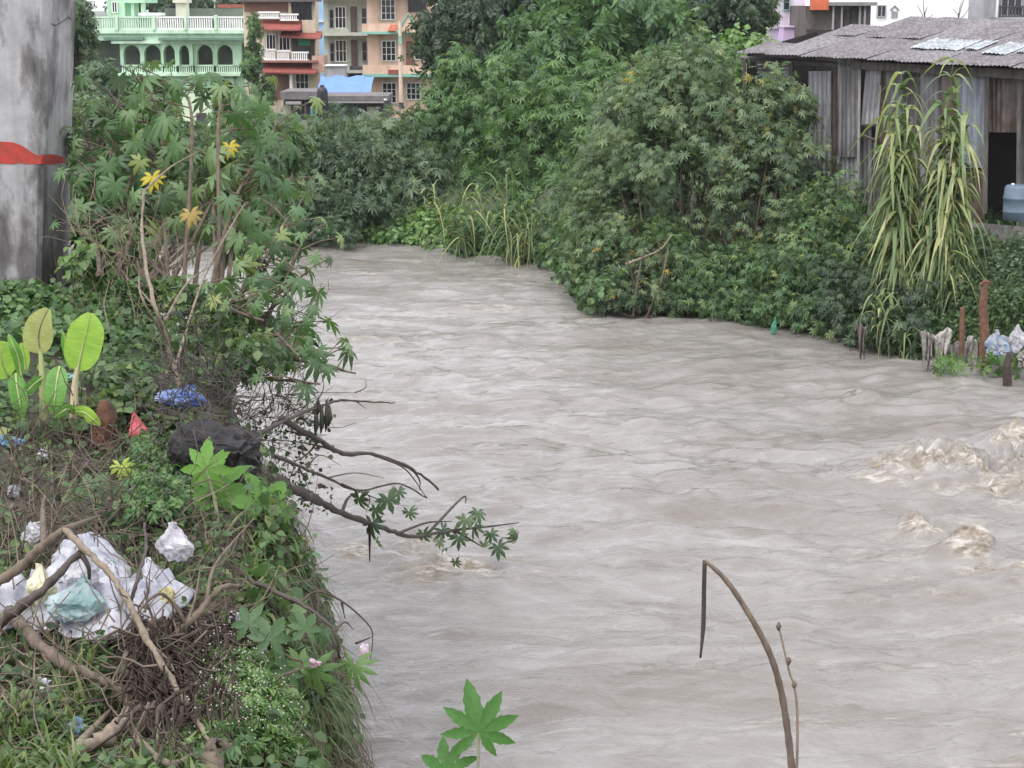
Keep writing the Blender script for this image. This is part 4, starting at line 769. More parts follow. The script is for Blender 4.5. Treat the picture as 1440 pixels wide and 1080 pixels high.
    plant('castor_shrub', 'castor shrub in front of the left end of the tin shed', 'shrub', fbase(1080, 36.6), [lobe(1075, 170, 37, 60, 60), lobe(1100, 240, 36.4, 50, 60), lobe(1050, 290, 36.2, 50, 60), lobe(1110, 160, 37, 34, 40), lobe(1090, 320, 36, 55, 45)], 290, 22, CASTOR0, (.09, .18), G_CASTOR_R, holes=[(1050, 300, 34, 40), (1085, 250, 20, 30)], stems=[(1040, 400, 1030, 210), (1055, 400, 1070, 220), (1070, 400, 1100, 230), (1030, 400, 1060, 240), (1045, 400, 1010, 250), (1060, 400, 1085, 200)], **kw)
    plant('castor_shrub', 'low green castor growth along the water below the thicket', 'shrub', fbase(990, 35), [lobe(960, 400, 35.4, 60, 36), lobe(1020, 410, 35, 60, 36), lobe(900, 410, 35.6, 40, 30), lobe(1070, 415, 34.8, 40, 36), lobe(930, 350, 36, 50, 36)], 190, 20, CASTOR0, (.08, .17), G_CASTOR, holes=[(905, 400, 24, 34), (950, 345, 40, 22)], stems=[(890, 445, 905, 350), (910, 445, 940, 350), (900, 440, 880, 360), (930, 440, 925, 340)], **{**kw, 'extra': 50})
    plant('castor_shrub', 'dense dark castor shrub right of the thicket, below the shed wall', 'shrub', fbase(1150, 34.6), [lobe(1130, 380, 34.6, 60, 60), lobe(1170, 310, 34.8, 50, 50), lobe(1200, 400, 33.8, 50, 60), lobe(1110, 440, 34, 36, 26), lobe(1190, 455, 33, 40, 30), lobe(1160, 460, 33.4, 40, 26)], 330, 20, CASTOR0+SPRIG, (.09, .18), G_CASTOR, **{**kw, 'extra': 60})
    plant('bush', 'shaded bush among the reeds at the shed wall', 'shrub', fbase(1280, 33.4), [lobe(1235, 380, 33.8, 40, 50), lobe(1300, 400, 33.4, 50, 50), lobe(1340, 400, 33.4, 40, 44), lobe(1250, 450, 32.8, 40, 30), lobe(1310, 456, 32.4, 44, 26)], 210, 26, SPRIG+OVAL, (.14, .26), G_DARK, B, .04, BARKD, .5, .5, .18)
    plant('bush', 'leafy green bush below the plinth at the right edge', 'shrub', fbase(1420, 32), [lobe(1410, 420, 32, 40, 40), lobe(1450, 400, 32, 50, 50), lobe(1370, 440, 31.6, 30, 34), lobe(1440, 460, 31, 40, 24)], 160, 28, OVAL+SPRIG, (.06, .11), G_GREY, B, .03, BARKD, .6, .4, .2)
    # two reed columns in front of the shed plus low tufts
    Rr = 'giant reeds in front of the shed'
    def rd(label, x, Y, tips, **k): b = fbase(x, Y); return reed(label, b, [P(a, c, Y+rng.normal()*.12) for a, c in tips], Rr, G_REED, **k)
    rd('tall yellow green giant reed in front of the dark shed sheets, left of two', 1274, 31.9, [(1268, 104), (1259, 150), (1275, 135), (1250, 170), (1285, 180), (1252, 200), (1270, 190), (1283, 240), (1258, 265), (1270, 300), (1290, 330), (1262, 350)], nb=60, bl=(.32, .62), t0=.15, bw=1.7)
    rd('tallest giant reed reaching the shed eave, right of two', 1322, 31.7, [(1340, 88), (1345, 130), (1332, 160), (1322, 150), (1358, 165), (1352, 190), (1325, 210), (1345, 240), (1310, 250), (1362, 235), (1332, 290), (1300, 310), (1352, 330), (1320, 350)], nb=60, bl=(.32, .62), t0=.15, bw=1.7)
    rd('short giant reed with fanned blades beside the rusty posts', 1345, 31.2, [(1362, 315), (1350, 360), (1330, 300)], nb=16, bl=(.4, .7), t0=.4)
    rd('low tuft of pale reed blades at the water below the shed', 1245, 31.0, [(1240, 415), (1232, 400), (1256, 430)], nb=12, bl=(.4, .7), t0=.5)
    rd('small drooping reed tuft just above the water, left of the caught rags', 1280, 30.4, [(1280, 460), (1290, 470)], nb=12, bl=(.3, .5), t0=.4)
    # bare thin trees in front of the white hall
    for (x, lab, tips) in ((1300, 'thin bare sapling in front of the bright white hall', [(1290, 8), (1304, 10), (1298, -4), (1312, 20)]), (1347, 'thin bare sapling at the right end of the white hall', [(1340, 12), (1352, 2), (1358, -8), (1364, 10)])):
        b = fbase(x, 60); r = thing('bare_sapling', lab, 'tree', b, 'bare saplings'); mb = MB(); top = P(x, 32, 60); mb.tube([b, (b+top)/2+[.1, 0, 0], top], [.06, .05, .035], 5); mb.build('trunk', BARKD, r); mb = MB()
        for a, c in tips: e = P(a, c, 60+rng.normal()*.3); mb.tube(spline([top, (top+e)/2+rng.normal(size=3)*.06, e], 3), np.linspace(.022, .01, 7), 4)
        mb.build('twigs', BARKD, r, kind='stuff')
    # ground cover behind, and beyond
    n = 26000; X = rng.uniform(-22, 16, n); Y = rng.uniform(29, 58, n); s = Y-np.interp(X, _wX, _wY); k = s > .2; X, Y = X[k], Y[k]; Z = far_z(X, Y)
    pos = np.stack([X, Y, Z], 1); d = np.stack([rng.normal(size=len(X))*.5, rng.normal(size=len(X))*.5-.2, np.ones(len(X))], 1)
    g = blades_mesh('undergrowth', [blade(.6, .03, 3), blade(1.4, .03, 3)], pos, d, .3+.5*rng.random(len(X)), np.full(len(X), .8), G_MID, None); set_props(g, 'low grassy undergrowth covering the far bank', 'undergrowth')
far_vegetation()

# ------------------------------------------------------------------ posts, rags and plastic caught at the right water edge
def plastic(name, col, col2=None, rough=.35, dirt=(.16, .13, .10)):
    """thin film: some light passes, mud stains in patches"""
    m, n, b, out = mat_new(name); col2 = col2 or tuple(np.array(col)*.7); t = tex(n, 9, 5, .6); r = ramp(n, [(.38, col2), (.6, col)]); n.links.new(t.outputs[0], r.inputs[0])
    d = tex(n, 6, 7, .7, dist=1.); dr = ramp(n, [(.55, (0, 0, 0)), (.68, (1, 1, 1))]); n.links.new(d.outputs[0], dr.inputs[0]); df = n.nodes.new('ShaderNodeMath'); df.operation = 'MULTIPLY'; df.inputs[1].default_value = .75; n.links.new(dr.outputs[0], df.inputs[0])
    c = mix(n, df.outputs[0], r.outputs[0], dirt); n.links.new(c, b.inputs['Base Color']); b.inputs['Roughness'].default_value = rough; bump(n, b, t.outputs[0], .35, .01)
    tr = n.nodes.new('ShaderNodeBsdfTranslucent'); n.links.new(c, tr.inputs[0]); ms = n.nodes.new('ShaderNodeMixShader'); ms.inputs[0].default_value = .35
    n.links.new(b.outputs[0], ms.inputs[1]); n.links.new(tr.outputs[0], ms.inputs[2]); n.links.new(ms.outputs[0], out.inputs[0]); return m
PLW = plastic('white_plastic', (.66, .65, .67), (.50, .50, .54))
def crumple(name, label, cat, c, rad, mat, seed, rot=(0, 0, 0), amp=.35, fr=1.7, group=None, sub=4, flat=0., smooth=True):
    """crumpled bag or rag: icosphere folded by ridged noise, then squashed"""
    bm = bmesh.new(); bmesh.ops.create_icosphere(bm, subdivisions=sub, radius=1); E = Matrix.Rotation(rot[2], 3, 'Z') @ Matrix.Rotation(rot[1], 3, 'Y') @ Matrix.Rotation(rot[0], 3, 'X')
    o_ = Vector((seed*7.1, seed*3.3, seed*1.7))
    for v in bm.verts:
        p = v.co.copy(); w = p+.35*mnoise.noise_vector(p*1.6+o_)
        n0 = mnoise.noise(p*1.2+o_*1.3); n1 = 1-abs(mnoise.noise(w*fr+o_))*2.4; n2 = 1-abs(mnoise.noise(w*fr*2.3+o_*2))*2.4; n3 = 1-abs(mnoise.noise(w*fr*5+o_))*2.4
        q = p*(1+amp*1.2*n0+amp*.75*(n1-.5)+amp*.42*(n2-.5)+amp*.2*(n3-.5))
        if name == 'plastic_bag':      # gathered neck with a loose end
            k = min(1, max(0, (p.z-.25)/.6)); q.x *= 1-.62*k; q.y *= 1-.62*k; q.z *= 1+.35*k; q.x += .35*k*math.sin(seed)+.3*k*mnoise.noise(p*4+o_)
        v.co = E @ Vector((q.x*rad[0], q.y*rad[1], q.z*rad[2]))
    me = bpy.data.meshes.new(name); bm.to_mesh(me); bm.free(); ob = finish(name, me, mat, None, c, False); return set_props(ob, label, cat, group)
def drape(name, label, cat, px, py, rx, ry, h, mat, seed, group=None, fold=.05, lift=.03):
    """torn sheet of thin plastic lying in folds on the bank"""
    r = np.random.default_rng(seed); c = G(px, py, 0); na, nr = 72, 26; ph = r.random(8)*6.28; V = []
    for j in range(nr+1):
        t = j/nr
        for i in range(na):
            a = 2*math.pi*i/na; R = 1+.16*math.sin(2*a+ph[0])+.12*math.sin(3*a+ph[1])+.08*math.sin(7*a+ph[2])+.05*math.sin(13*a+ph[3]); x, y = c[0]+rx*R*t*math.cos(a), c[1]+ry*R*t*math.sin(a)
            p = Vector((x*8+seed, y*6, seed*.7)); w = p+.6*mnoise.noise_vector(p*.7); f1 = 1-abs(mnoise.noise(w))*2.2; f2 = 1-abs(mnoise.noise(w*2.4))*2.2; f3 = mnoise.noise(w*6)
            V.append((x-c[0], y-c[1], float(bank_z(x, y))-c[2]+lift+h*(1-t**2.2)*(.75+.5*mnoise.noise(p*.5))+fold*(f1+.45*f2+.12*f3)*(1-.5*t**4)))
    Fc = [(j*na+i, j*na+(i+1) % na, (j+1)*na+(i+1) % na, (j+1)*na+i) for j in range(nr) for i in range(na)]
    me = bpy.data.meshes.new(name); me.from_pydata(V, [], Fc); me.update(); ob = finish(name, me, mat, None, c, True); md = ob.modifiers.new('thick', 'SOLIDIFY'); md.thickness = .003; return set_props(ob, label, cat, group)
def rag(name, label, cat, top, w, h, mat, seed, group=None, dy=.12):
    """hanging strip of cloth or torn plastic with folds"""
    nx, ny = 14, 10; r = np.random.default_rng(seed); ph = r.random(6)*6; V = []; top = np.array(top)
    for j in range(ny+1):
        t = j/ny
        for i in range(nx+1):
            s = i/nx-.5; ww = w*(1-.25*t+.2*math.sin(ph[0]+3*t)); ln = h*(1+.25*1.6*math.sin(ph[1]+9*s)+.22*math.sin(ph[2]+23*s))
            V.append((s*ww+.06*w*math.sin(ph[3]+4*t), dy*(math.sin(ph[4]+14*s+2*t)*.5+.25*math.sin(ph[5]+31*s)) - .3*dy*t, -ln*t+.12*h*math.cos(5*s+ph[2])))
    Fc = [(j*(nx+1)+i, j*(nx+1)+i+1, (j+1)*(nx+1)+i+1, (j+1)*(nx+1)+i) for j in range(ny) for i in range(nx)]
    me = bpy.data.meshes.new(name); me.from_pydata(V, [], Fc); me.update(); ob = finish(name, me, mat, None, top, True)
    md = ob.modifiers.new('thick', 'SOLIDIFY'); md.thickness = .006; return set_props(ob, label, cat, group)
def right_edge():
    rust = M('rusty_iron', (.17, .085, .055), .85, .5, 10, .4); dkw = M('wet_dark_wood', (.06, .042, .035), .6, .4, 12, .4)
    def post(lab, pts, Y, r, mat, cap=True):
        ps = [P(x, y, Y) for x, y in pts]; t = thing('post', lab, 'post', ps[0]); mb = MB(); mb.tube(ps, r, 7); mb.build('shaft', mat, t)
        if cap: e = ps[-1]; mb = MB(); mb.tube([e+[-.09, 0, -.03], e+[0, -.02, .03], e+[.08, 0, .0]], [.03, .045, .025], 6); mb.build('knob', mat, t)
    post('tall rusty post standing in the caught rags at the right water edge', [(1384, 516), (1385, 470), (1382, 430), (1386, 398)], 28.9, [.10, .085, .07, .055], rust)
    post('short rusty post left of the tall rusty post', [(1352, 500), (1353, 460), (1354, 432)], 29.0, [.045, .045, .04], rust, False)
    post('dark rotten stub standing in the water at the right edge', [(1417, 545), (1416, 515), (1419, 497)], 28.2, [.075, .07, .045], dkw, False)
    gl = M('grey_rag', (.30, .285, .265), .8, .4, 12, .5, col2=(.08, .068, .06)); gd = M('brown_rag', (.16, .13, .12), .85, .5, 6, .3); wl = M('dirty_white_rag', (.46, .44, .40), .7, .35, 12, .5, col2=(.13, .11, .095)); bl = plastic('dusty_blue_plastic', (.28, .38, .52), (.45, .45, .46))
    g = 'rags caught at the right water edge'
    k = 30/F
    for (x, y, w, h, m, s, lab) in ((1304, 468, 16, 40, gl, 1, 'grey rag hanging at the left end of the caught rags'), (1324, 466, 22, 44, wl, 2, 'pale rag with dark folds, second from the left'), (1344, 482, 28, 26, gl, 3, 'wide grey rag left of the short rusty post foot'), (1364, 476, 18, 40, wl, 4, 'pale torn rag between the two rusty posts'), (1394, 472, 16, 40, gd, 5, 'brown rag right of the tall rusty post'), (1212, 455, 16, 44, gd, 6, 'dark rag hanging into the water below the shed')):
        rag('rag', lab, 'rag', P(x, y, 28.9+.1*s if x > 1250 else 30.6), w*k, h*k, m, s, g)
    crumple('plastic_bag', 'white and blue plastic bag caught right of the rusty posts', 'bag', P(1408, 492, 28.7), (.24, .16, .22), bl, 11, amp=.4)
    crumple('plastic_bag', 'white plastic scrap high on the debris at the right edge', 'bag', P(1432, 478, 28.6), (.13, .1, .16), PLW, 12, amp=.5)
    crumple('plastic_bag', 'grey plastic bundle at the far right water edge', 'bag', P(1448, 505, 28.4), (.2, .15, .14), gl, 13, amp=.5)
    crumple('plastic_bag', 'small green plastic scrap at the waterline below the thicket', 'bag', P(1088, 461, 32.6), (.055, .05, .14), plastic('green_plastic', (.10, .42, .27)), 14, amp=.3, sub=3)
    crumple('plastic_bag', 'small blue plastic scrap beside the cane grass on the far bank', 'bag', P(777, 352, 41.8), (.12, .1, .09), plastic('blue_scrap', (.10, .13, .42)), 15, amp=.4, sub=3)
    crumple('plastic_bag', 'black lump added as the dark hollow of the castor thicket above the water', 'bag', P(900, 412, 35.2), (.22, .18, .36), M('hollow_black', (.02, .02, .022), .5, .3), 16, amp=.35)  # black lump, no plastic bag, added to stand in for the dark hollow between the stems
    # leafy debris at the waterline there
    t = thing('caught_greens', 'pale green leaves caught in the rags at the waterline', 'leaves', P(1350, 520, 29.9)); n = 60
    pos = np.array([P(x, y, 28.6+rng.normal()*.15) for x, y in zip(rng.uniform(1305, 1440, n), rng.uniform(498, 526, n))]); inst_mesh('leaf_cluster', CASTOR0+OVAL, pos, frames(rvec(n)+[0, -.8, .5], rvec(n)), rng.uniform(.10, .2, n), G_LIGHT, t)
    for (lab, pts) in (('bare brown branch dipping in the water below the thicket', [(880, 400), (895, 425), (925, 440), (960, 432)]), ('pale bare branch curving at the foot of the thicket', [(870, 440), (905, 447), (930, 430), (925, 425)]), ('bare brown branch arching inside the thicket', [(880, 372), (905, 362), (930, 350), (945, 330)])):
        mb = MB(); p = spline([P(x, y, 34.9) for x, y in pts], 6); mb.tube(p, np.linspace(.035, .015, len(p)), 6); ob = mb.build('branch', BARKP, None, True); set_props(ob, lab, 'branch', 'bare branches in the thicket')
right_edge()

# ------------------------------------------------------------------ the near bank: castor plants, ground cover, banana saplings
def near_vegetation():
    g = 'castor plants on the near bank'
    def tips(l): return [P(x, y, Y) for x, y, Y in l]
    def gb(x, y): q = G(x, y, 0.); return q
    castor('castor plant beside the pillar, its top leaves against the green house', gb(190, 440), tips([(150, 125, 16), (175, 160, 15.6), (200, 105, 16.2), (135, 190, 15.8), (235, 150, 15.8), (122, 240, 15.2), (215, 205, 15.4), (115, 160, 16)]), g, per=15, lsize=(.11, .20), start=.45)
    castor('castor plant in the middle of the clump, reaching in front of the turquoise wall', gb(250, 430), tips([(240, 118, 16), (285, 235, 15.5), (225, 250, 15.2), (320, 230, 15.4), (200, 290, 15)]), g, per=13, lsize=(.11, .20), start=.5)
    castor('castor plant at the right of the clump below the narrow cypress', gb(300, 480), tips([(322, 125, 15.6), (392, 165, 15.4), (330, 175, 15.4), (375, 205, 15), (412, 245, 14.8), (350, 250, 15), (355, 135, 15.8)]), g, per=14, lsize=(.11, .20), start=.55)
    castor('castor plant leaning out over the water', gb(300, 520), tips([(430, 330, 13.6), (415, 400, 13.2), (445, 440, 12.8), (470, 500, 12.4), (400, 470, 12.6), (500, 525, 12.3), (380, 350, 13.4), (410, 300, 13.8), (435, 380, 13.2), (425, 280, 14)]), g, per=11, lsize=(.09, .165), start=.5)
    castor('small castor plant low beside the pillar foot', gb(150, 425), tips([(135, 310, 14.6), (165, 330, 14.4), (130, 240, 15), (175, 290, 14.6)]), g, per=12, lsize=(.08, .15))
    castor('low castor plant above the dark concrete block', gb(330, 540), tips([(370, 450, 12), (420, 500, 11.8), (345, 420, 12.4), (450, 540, 11.8)]), g, per=9, lsize=(.08, .14), start=.4)
    # yellow and ochre leaves
    for (x, y, Y, s, m, lab) in ((214, 249, 14.2, .135, G_YELLOW, 'bright yellow castor leaf in the near clump'), (322, 205, 14.6, .12, G_YELLOW, 'pale yellow castor leaf below the turquoise wall'), (268, 300, 14, .13, G_OCHRE, 'ochre withered castor leaf above the water gap'), (170, 655, 9.6, .10, M_leaf('lime_leaf', [(0, (.36, .46, .09)), (1, (.40, .50, .10))]), 'pale lime leaf lying below the pink bag')):
        me = fast_mesh('castor_leaf', *castor_leaf(8, 1, .7, 21)); me.materials.append(m); ob = bpy.data.objects.new('castor_leaf', me); COL.objects.link(ob); R = Matrix(frames(np.array([[.1, -1, .35]]), np.array([[.1, 0, -1.]]))[0].tolist()).to_4x4(); ob.matrix_basis = Matrix.Translation(P(x, y, Y)) @ R @ Matrix.Scale(s, 4); set_props(ob, lab, 'leaf')
    # dense brush behind the castors on the near bank
    B = 'brush on the near bank'
    def lb(x, y, Y, rx, ry): return lobe(x, y, Y, rx, ry)
    plant('bush', 'thick brush behind the castor plants beside the pillar', 'shrub', gb(140, 385), [lb(140, 300, 17, 36, 50), lb(190, 300, 17.4, 36, 50), lb(130, 210, 18, 30, 50), lb(170, 230, 18, 40, 46)], 110, 20, CASTOR0+SPRIG, (.08, .17), G_GREY, B, .02, BARK, .5, .4, .2)
    plant('bush', 'brush between the castor plants left of the water gap', 'shrub', gb(170, 430), [lb(135, 375, 14.6, 34, 36), lb(185, 375, 14.6, 36, 36), lb(150, 345, 15.4, 40, 28)], 80, 20, SPRIG+OVAL, (.06, .12), G_LIGHT, B, .015, BARK, .5, .3, .2)
    plant('bush', 'dense leafy brush filling in behind the castor plants', 'shrub', gb(200, 400), [lb(140, 170, 18.6, 36, 44), lb(200, 170, 18.8, 40, 40), lb(235, 235, 18.4, 40, 40), lb(335, 200, 18.6, 40, 44), lb(390, 215, 18.4, 36, 46), lb(300, 262, 18, 50, 30), lb(365, 275, 18, 46, 34)], 200, 20, CASTOR0+SPRIG, (.10, .17), G_CASTOR_R, B, .02, BARK, .5, .4, .2)
    plant('bush', 'twiggy brush hanging over the bank edge above the dark block', 'shrub', gb(300, 530), [lb(270, 470, 12.4, 50, 34), lb(320, 440, 12.8, 40, 34), lb(350, 500, 12, 50, 40), lb(260, 420, 13, 30, 30)], 60, 16, OVAL+CASTOR0, (.04, .09), G_VINE, B, .014, BARKD, .5, .6, .22, 16)
    # ---- vines and weeds over the bank top
    def scatter(n, x0, x1, y0, y1, zlo=.0, zhi=.2, dens=None, px=True):
        xs = rng.uniform(x0, x1, n); ys = rng.uniform(y0, y1, n)
        if dens is not None: k = rng.random(n) < dens(xs, ys); xs, ys = xs[k], ys[k]
        return Gv(xs, ys, zlo+(zhi-zlo)*rng.random(len(xs))**1.5)
    def cover(name, label, cat, tm, pos, size, mat, up=1.): 
        n = len(pos); ob = inst_mesh(name, tm, pos, frames(rng.normal(size=(n, 3))*.55+[0, -.35, up], rng.normal(size=(n, 3))+[0, -.4, -.2]), size[0]+(size[1]-size[0])*rng.random(n), mat, None); return set_props(ob, label, cat)
    def clumpy(s, lo): return lambda x, y: np.where(vnoise(x/s, y/s) > lo, 1., .12)
    m = rng.uniform
    cover('vine_cover', 'green creeping vines covering the near bank around the banana saplings', 'vines', OVAL, scatter(8000, -30, 330, 400, 600, 0, .16, clumpy(40, -.04)), (.035, .085), G_VINE)
    cover('vine_cover', 'thick creeper leaves at the pillar foot', 'vines', OVAL, scatter(2600, -30, 250, 395, 470, .03, .22, clumpy(40, -.2)), (.04, .09), G_MID)
    cover('weed_cover', 'small leafy weeds on the littered lower bank', 'weeds', OVAL, scatter(5500, -30, 440, 590, 1100, 0, .12, lambda x, y: np.where((x > 150) & (x < 330) & (y > 840) & (y < 1000), .06, clumpy(60, -.02)(x, y))), (.025, .06), G_VINE)
    cover('fern_cover', 'bright feathery weeds below the dark block', 'weeds', SPRIG, scatter(900, 185, 260, 610, 720, .02, .22), (.06, .11), G_MID)
    cover('litter', 'dead leaves and dry litter strewn over the near bank', 'litter', OVAL+LANCE, scatter(4500, -30, 470, 560, 1100, 0, .04), (.02, .05), G_DRY)
    def grass(label, n, x0, x1, y0, y1, L, mat, w=.8, dens=None, lift=0., name='grass_tuft', lean=(0, -.1)):
        pos = scatter(n, x0, x1, y0, y1, lift, lift+.02, dens); k = len(pos); d = np.stack([rng.normal(size=k)*.35+lean[0], rng.normal(size=k)*.35+lean[1], np.ones(k)], 1)
        ob = blades_mesh(name, GRASS, pos, d, L[0]+(L[1]-L[0])*rng.random(k), np.full(k, w*.5)*(.6+.8*rng.random(k)), mat, None); set_props(ob, label, 'grass')
    grass('bright grass at the bottom left corner', 900, -30, 110, 1020, 1130, (.12, .28), G_GRASS)
    grass('grass among the dead branches at the lower left', 350, 85, 140, 930, 1010, (.1, .24), G_GRASS)
    grass('grass at the bottom below the white flowered weeds', 700, 150, 470, 1060, 1120, (.1, .22), G_GRASS)
    grass('green grass fringe on the bank edge near the branch tangle', 900, 350, 432, 770, 830, (.08, .2), G_GRASS, lean=(.3, -.2))
    grass('hanging grass tuft over the water at the lower bank', 600, 430, 480, 955, 1010, (.14, .3), G_GRASS, lean=(.2, -.3))
    grass('thin dry grass and stems on the littered slope', 2200, -30, 420, 560, 1090, (.08, .26), G_DRY, .3, clumpy(70, -.1))
    grass('thin green shoots among the litter', 1600, -30, 430, 560, 1090, (.06, .2), G_VINE, .5, clumpy(50, 0))
    # ---- growth hanging over the bank edge
    def edge(n, y0, y1, smin, smax):
        Y = rng.uniform(y0, y1, n); s_ = rng.uniform(smin, smax, n); X = np.interp(Y, _eY, _eX)+s_; Z = bank_z(X, Y); return np.stack([X, Y, Z], 1)
    def hang(label, n, y0, y1, s0, s1, L, mat, w=.5):
        pos = edge(n, y0, y1, s0, s1); k = len(pos); d = np.stack([.7+.3*rng.normal(size=k), rng.normal(size=k)*.4-.2, .5+.3*rng.normal(size=k)], 1)
        ob = blades_mesh('hanging_grass', [blade(1.6, .03, 5), blade(2.2, .025, 5), blade(2.8, .02, 6)], pos, d, L[0]+(L[1]-L[0])*rng.random(k), np.full(k, w)*(.6+.8*rng.random(k)), mat, None); set_props(ob, label, 'grass')
    hang('green grass hanging down the bank face at the lower middle', 1000, 6.0, 8.6, -.2, .18, (.12, .34), G_GRASS, .4)
    hang('dry grass and roots hanging down the bank face', 3000, 5.6, 11, -.1, .45, (.15, .4), G_DRY, .22)
    hang('green grass hanging down the bank face by the fallen branches', 900, 8.4, 11.5, -.1, .4, (.10, .28), G_VINE, .4)
    pe = edge(2200, 5.0, 12.5, -.15, .5); pe = pe[vnoise(pe[:, 0]*3, pe[:, 1]*2.2) > -.08]; k = len(pe); pe = pe+np.stack([rng.random(k)*.12, -rng.random(k)*.05, rng.random(k)*.16], 1)
    ob = inst_mesh('edge_creeper', OVAL, pe, frames(rng.normal(size=(k, 3))*.5+[.7, -.5, .6], rng.normal(size=(k, 3))*.5+[.5, -.2, -.9]), .03+.05*rng.random(k), G_VINE, None); set_props(ob, 'creeper leaves trailing over the bank edge toward the water', 'vines')
    for j, (yy, lab) in enumerate(((6.2, 'leafy shrub overhanging the water at the bottom of the bank'), (7.6, 'leafy shrub on the bank edge beside the drooping stem'), (9.0, 'leafy shrub on the bank edge below the fallen branches'))):
        xe = float(np.interp(yy, _eY, _eX)); bz = np.array([xe-.05, yy, 3.15]); plant('bush', lab, 'shrub', bz, [((xe-.06, yy, 3.14), (.16, .35, .15)), ((xe+.06, yy+.2, 2.95), (.10, .3, .18))], 18, 11, OVAL+SPRIG+CASTOR0, (.05, .09), (G_MID, G_VINE, G_CASTOR)[j], 'shrubs overhanging the near bank edge', .008, BARK, .5, .5, .25, 5)
    # ---- white flowered weeds
    pos = scatter(2000, 285, 405, 950, 1090, 0, .02); k = len(pos); L = .12+.16*rng.random(k); d = np.stack([rng.normal(size=k)*.3, rng.normal(size=k)*.3, np.ones(k)], 1)
    t = thing('flowering_weed', 'fine leaved weed dotted with tiny white flowers at the bottom', 'weed', G(335, 1010)); blades_mesh('stem', GRASS[:2], pos, d, L, np.full(k, .35), G_LIGHT, t)
    inst_mesh('foliage', SPRIG, pos+nrm(d)*(L*.6)[:, None], frames(d, rvec(k)), .04+.05*rng.random(k), G_LIGHT, t)
    fl = pos[::3]+nrm(d[::3])*(L[::3]*.97)[:, None]; nf = len(fl); dot = (np.array([(0, 0, 1), (1, 0, 0), (0, 1, 0), (-1, 0, 0), (0, -1, 0), (0, 0, -1)], float), np.array([(0, 1, 2), (0, 2, 3), (0, 3, 4), (0, 4, 1), (5, 2, 1), (5, 3, 2), (5, 4, 3), (5, 1, 4)]))
    inst_mesh('flower_heads', [dot], fl, frames(rvec(nf), rvec(nf)), .0025+.003*rng.random(nf), M('flower_white', (.50, .49, .42), .8), t)
    # ---- banana saplings
    def banana_mat(name, c1, c2):
        m, n, b, out = mat_new(name); uv = n.nodes.new('ShaderNodeUVMap'); mp = n.nodes.new('ShaderNodeMapping'); mp.inputs['Scale'].default_value = (.35, 1, 1); n.links.new(uv.outputs[0], mp.inputs[0])
        w = n.nodes.new('ShaderNodeTexNoise'); w.inputs['Scale'].default_value = 9; w.inputs['Detail'].default_value = 5; mp.inputs['Scale'].default_value = (.25, 2.2, 1); n.links.new(mp.outputs[0], w.inputs['Vector']); r = ramp(n, [(.38, c2), (.62, c1)]); n.links.new(w.outputs[0], r.inputs[0])
        n.links.new(r.outputs[0], b.inputs['Base Color']); b.inputs['Roughness'].default_value = .4; bump(n, b, w.outputs[0], .3, .01)
        tr = n.nodes.new('ShaderNodeBsdfTranslucent'); n.links.new(r.outputs[0], tr.inputs[0]); ms = n.nodes.new('ShaderNodeMixShader'); ms.inputs[0].default_value = .45
        n.links.new(b.outputs[0], ms.inputs[1]); n.links.new(tr.outputs[0], ms.inputs[2]); n.links.new(ms.outputs[0], out.inputs[0]); return m
    BL = banana_mat('banana_leaf_lime', (.40, .62, .10), (.30, .52, .08)); BP = banana_mat('banana_leaf_olive', (.42, .46, .16), (.34, .38, .12)); BG = banana_mat('banana_leaf_green', (.17, .38, .07), (.12, .30, .05))
    PET = M('banana_petiole', (.42, .46, .20), .6, .3, 10, .1)
    def bleaf(root, pts, w, Y, mat, twist=0., fold=.25, curl=0.15, shape=.85, rib=None):
        """leaf blade along a centre line given in photo points; w in photo pixels (half width)"""
        c = spline([P(x, y, Y-dy) for x, y, dy in pts], 8); n = len(c); k = Y/F; V = []; uvs = []; nc = 9
        for i in range(n):
            t = i/(n-1); tan = nrm(c[min(i+1, n-1)]-c[max(i-1, 0)]); view = nrm(CAM-c[i]); side = nrm(np.cross(tan, view)); nor = np.cross(side, tan)
            side2 = side*math.cos(twist)+nor*math.sin(twist); nor2 = np.cross(side2, tan)
            ww = w*k*max(.02, (math.sin(math.pi*(t**shape)*.97+.03))**.62)*(1+.03*math.sin(11*t))
            for j in range(nc):
                s = j/(nc-1)*2-1; V.append(c[i]+side2*ww*s+nor2*ww*(fold*abs(s)-curl*s*s*(1+.3*math.sin(9*t+3*s)))); uvs.append((s*.5+.5, t))
        Fc = [(i*nc+j, i*nc+j+1, (i+1)*nc+j+1, (i+1)*nc+j) for i in range(n-1) for j in range(nc-1)]
        me = bpy.data.meshes.new('leaf'); o_ = root_loc(root); me.from_pydata([tuple(v-o_) for v in V], [], Fc); ul = me.uv_layers.new(name='UVMap')
        for lp in me.loops: ul.data[lp.index].uv = uvs[lp.vertex_index]
        me.update(); lf = finish('leaf', me, mat, root, None, True)
        mb = MB(); mb.tube([p+nrm(CAM-p)*.004 for p in c], np.linspace(.007, .002, n), 5); mb.build('midrib', rib or PET, lf, True); return lf
    g = 'banana saplings'
    r = thing('banana_sapling', 'banana sapling with one large upright lime green leaf', 'plant', G(104, 612), g); b = G(104, 612); Y = b[1]
    mb = MB(); mb.tube(spline([b, P(104, 570, Y), P(106, 535, Y), P(110, 515, Y)], 5), np.linspace(.034, .011, 16), 8); mb.build('pseudostem', M('banana_stem', (.48, .42, .26), .6, .3, 12, .2), r)
    bleaf(r, [(109, 522, 0), (116, 490, .02), (123, 462, .06), (127, 440, .06)], 27, Y, BL, .1, .12, .1, .8)
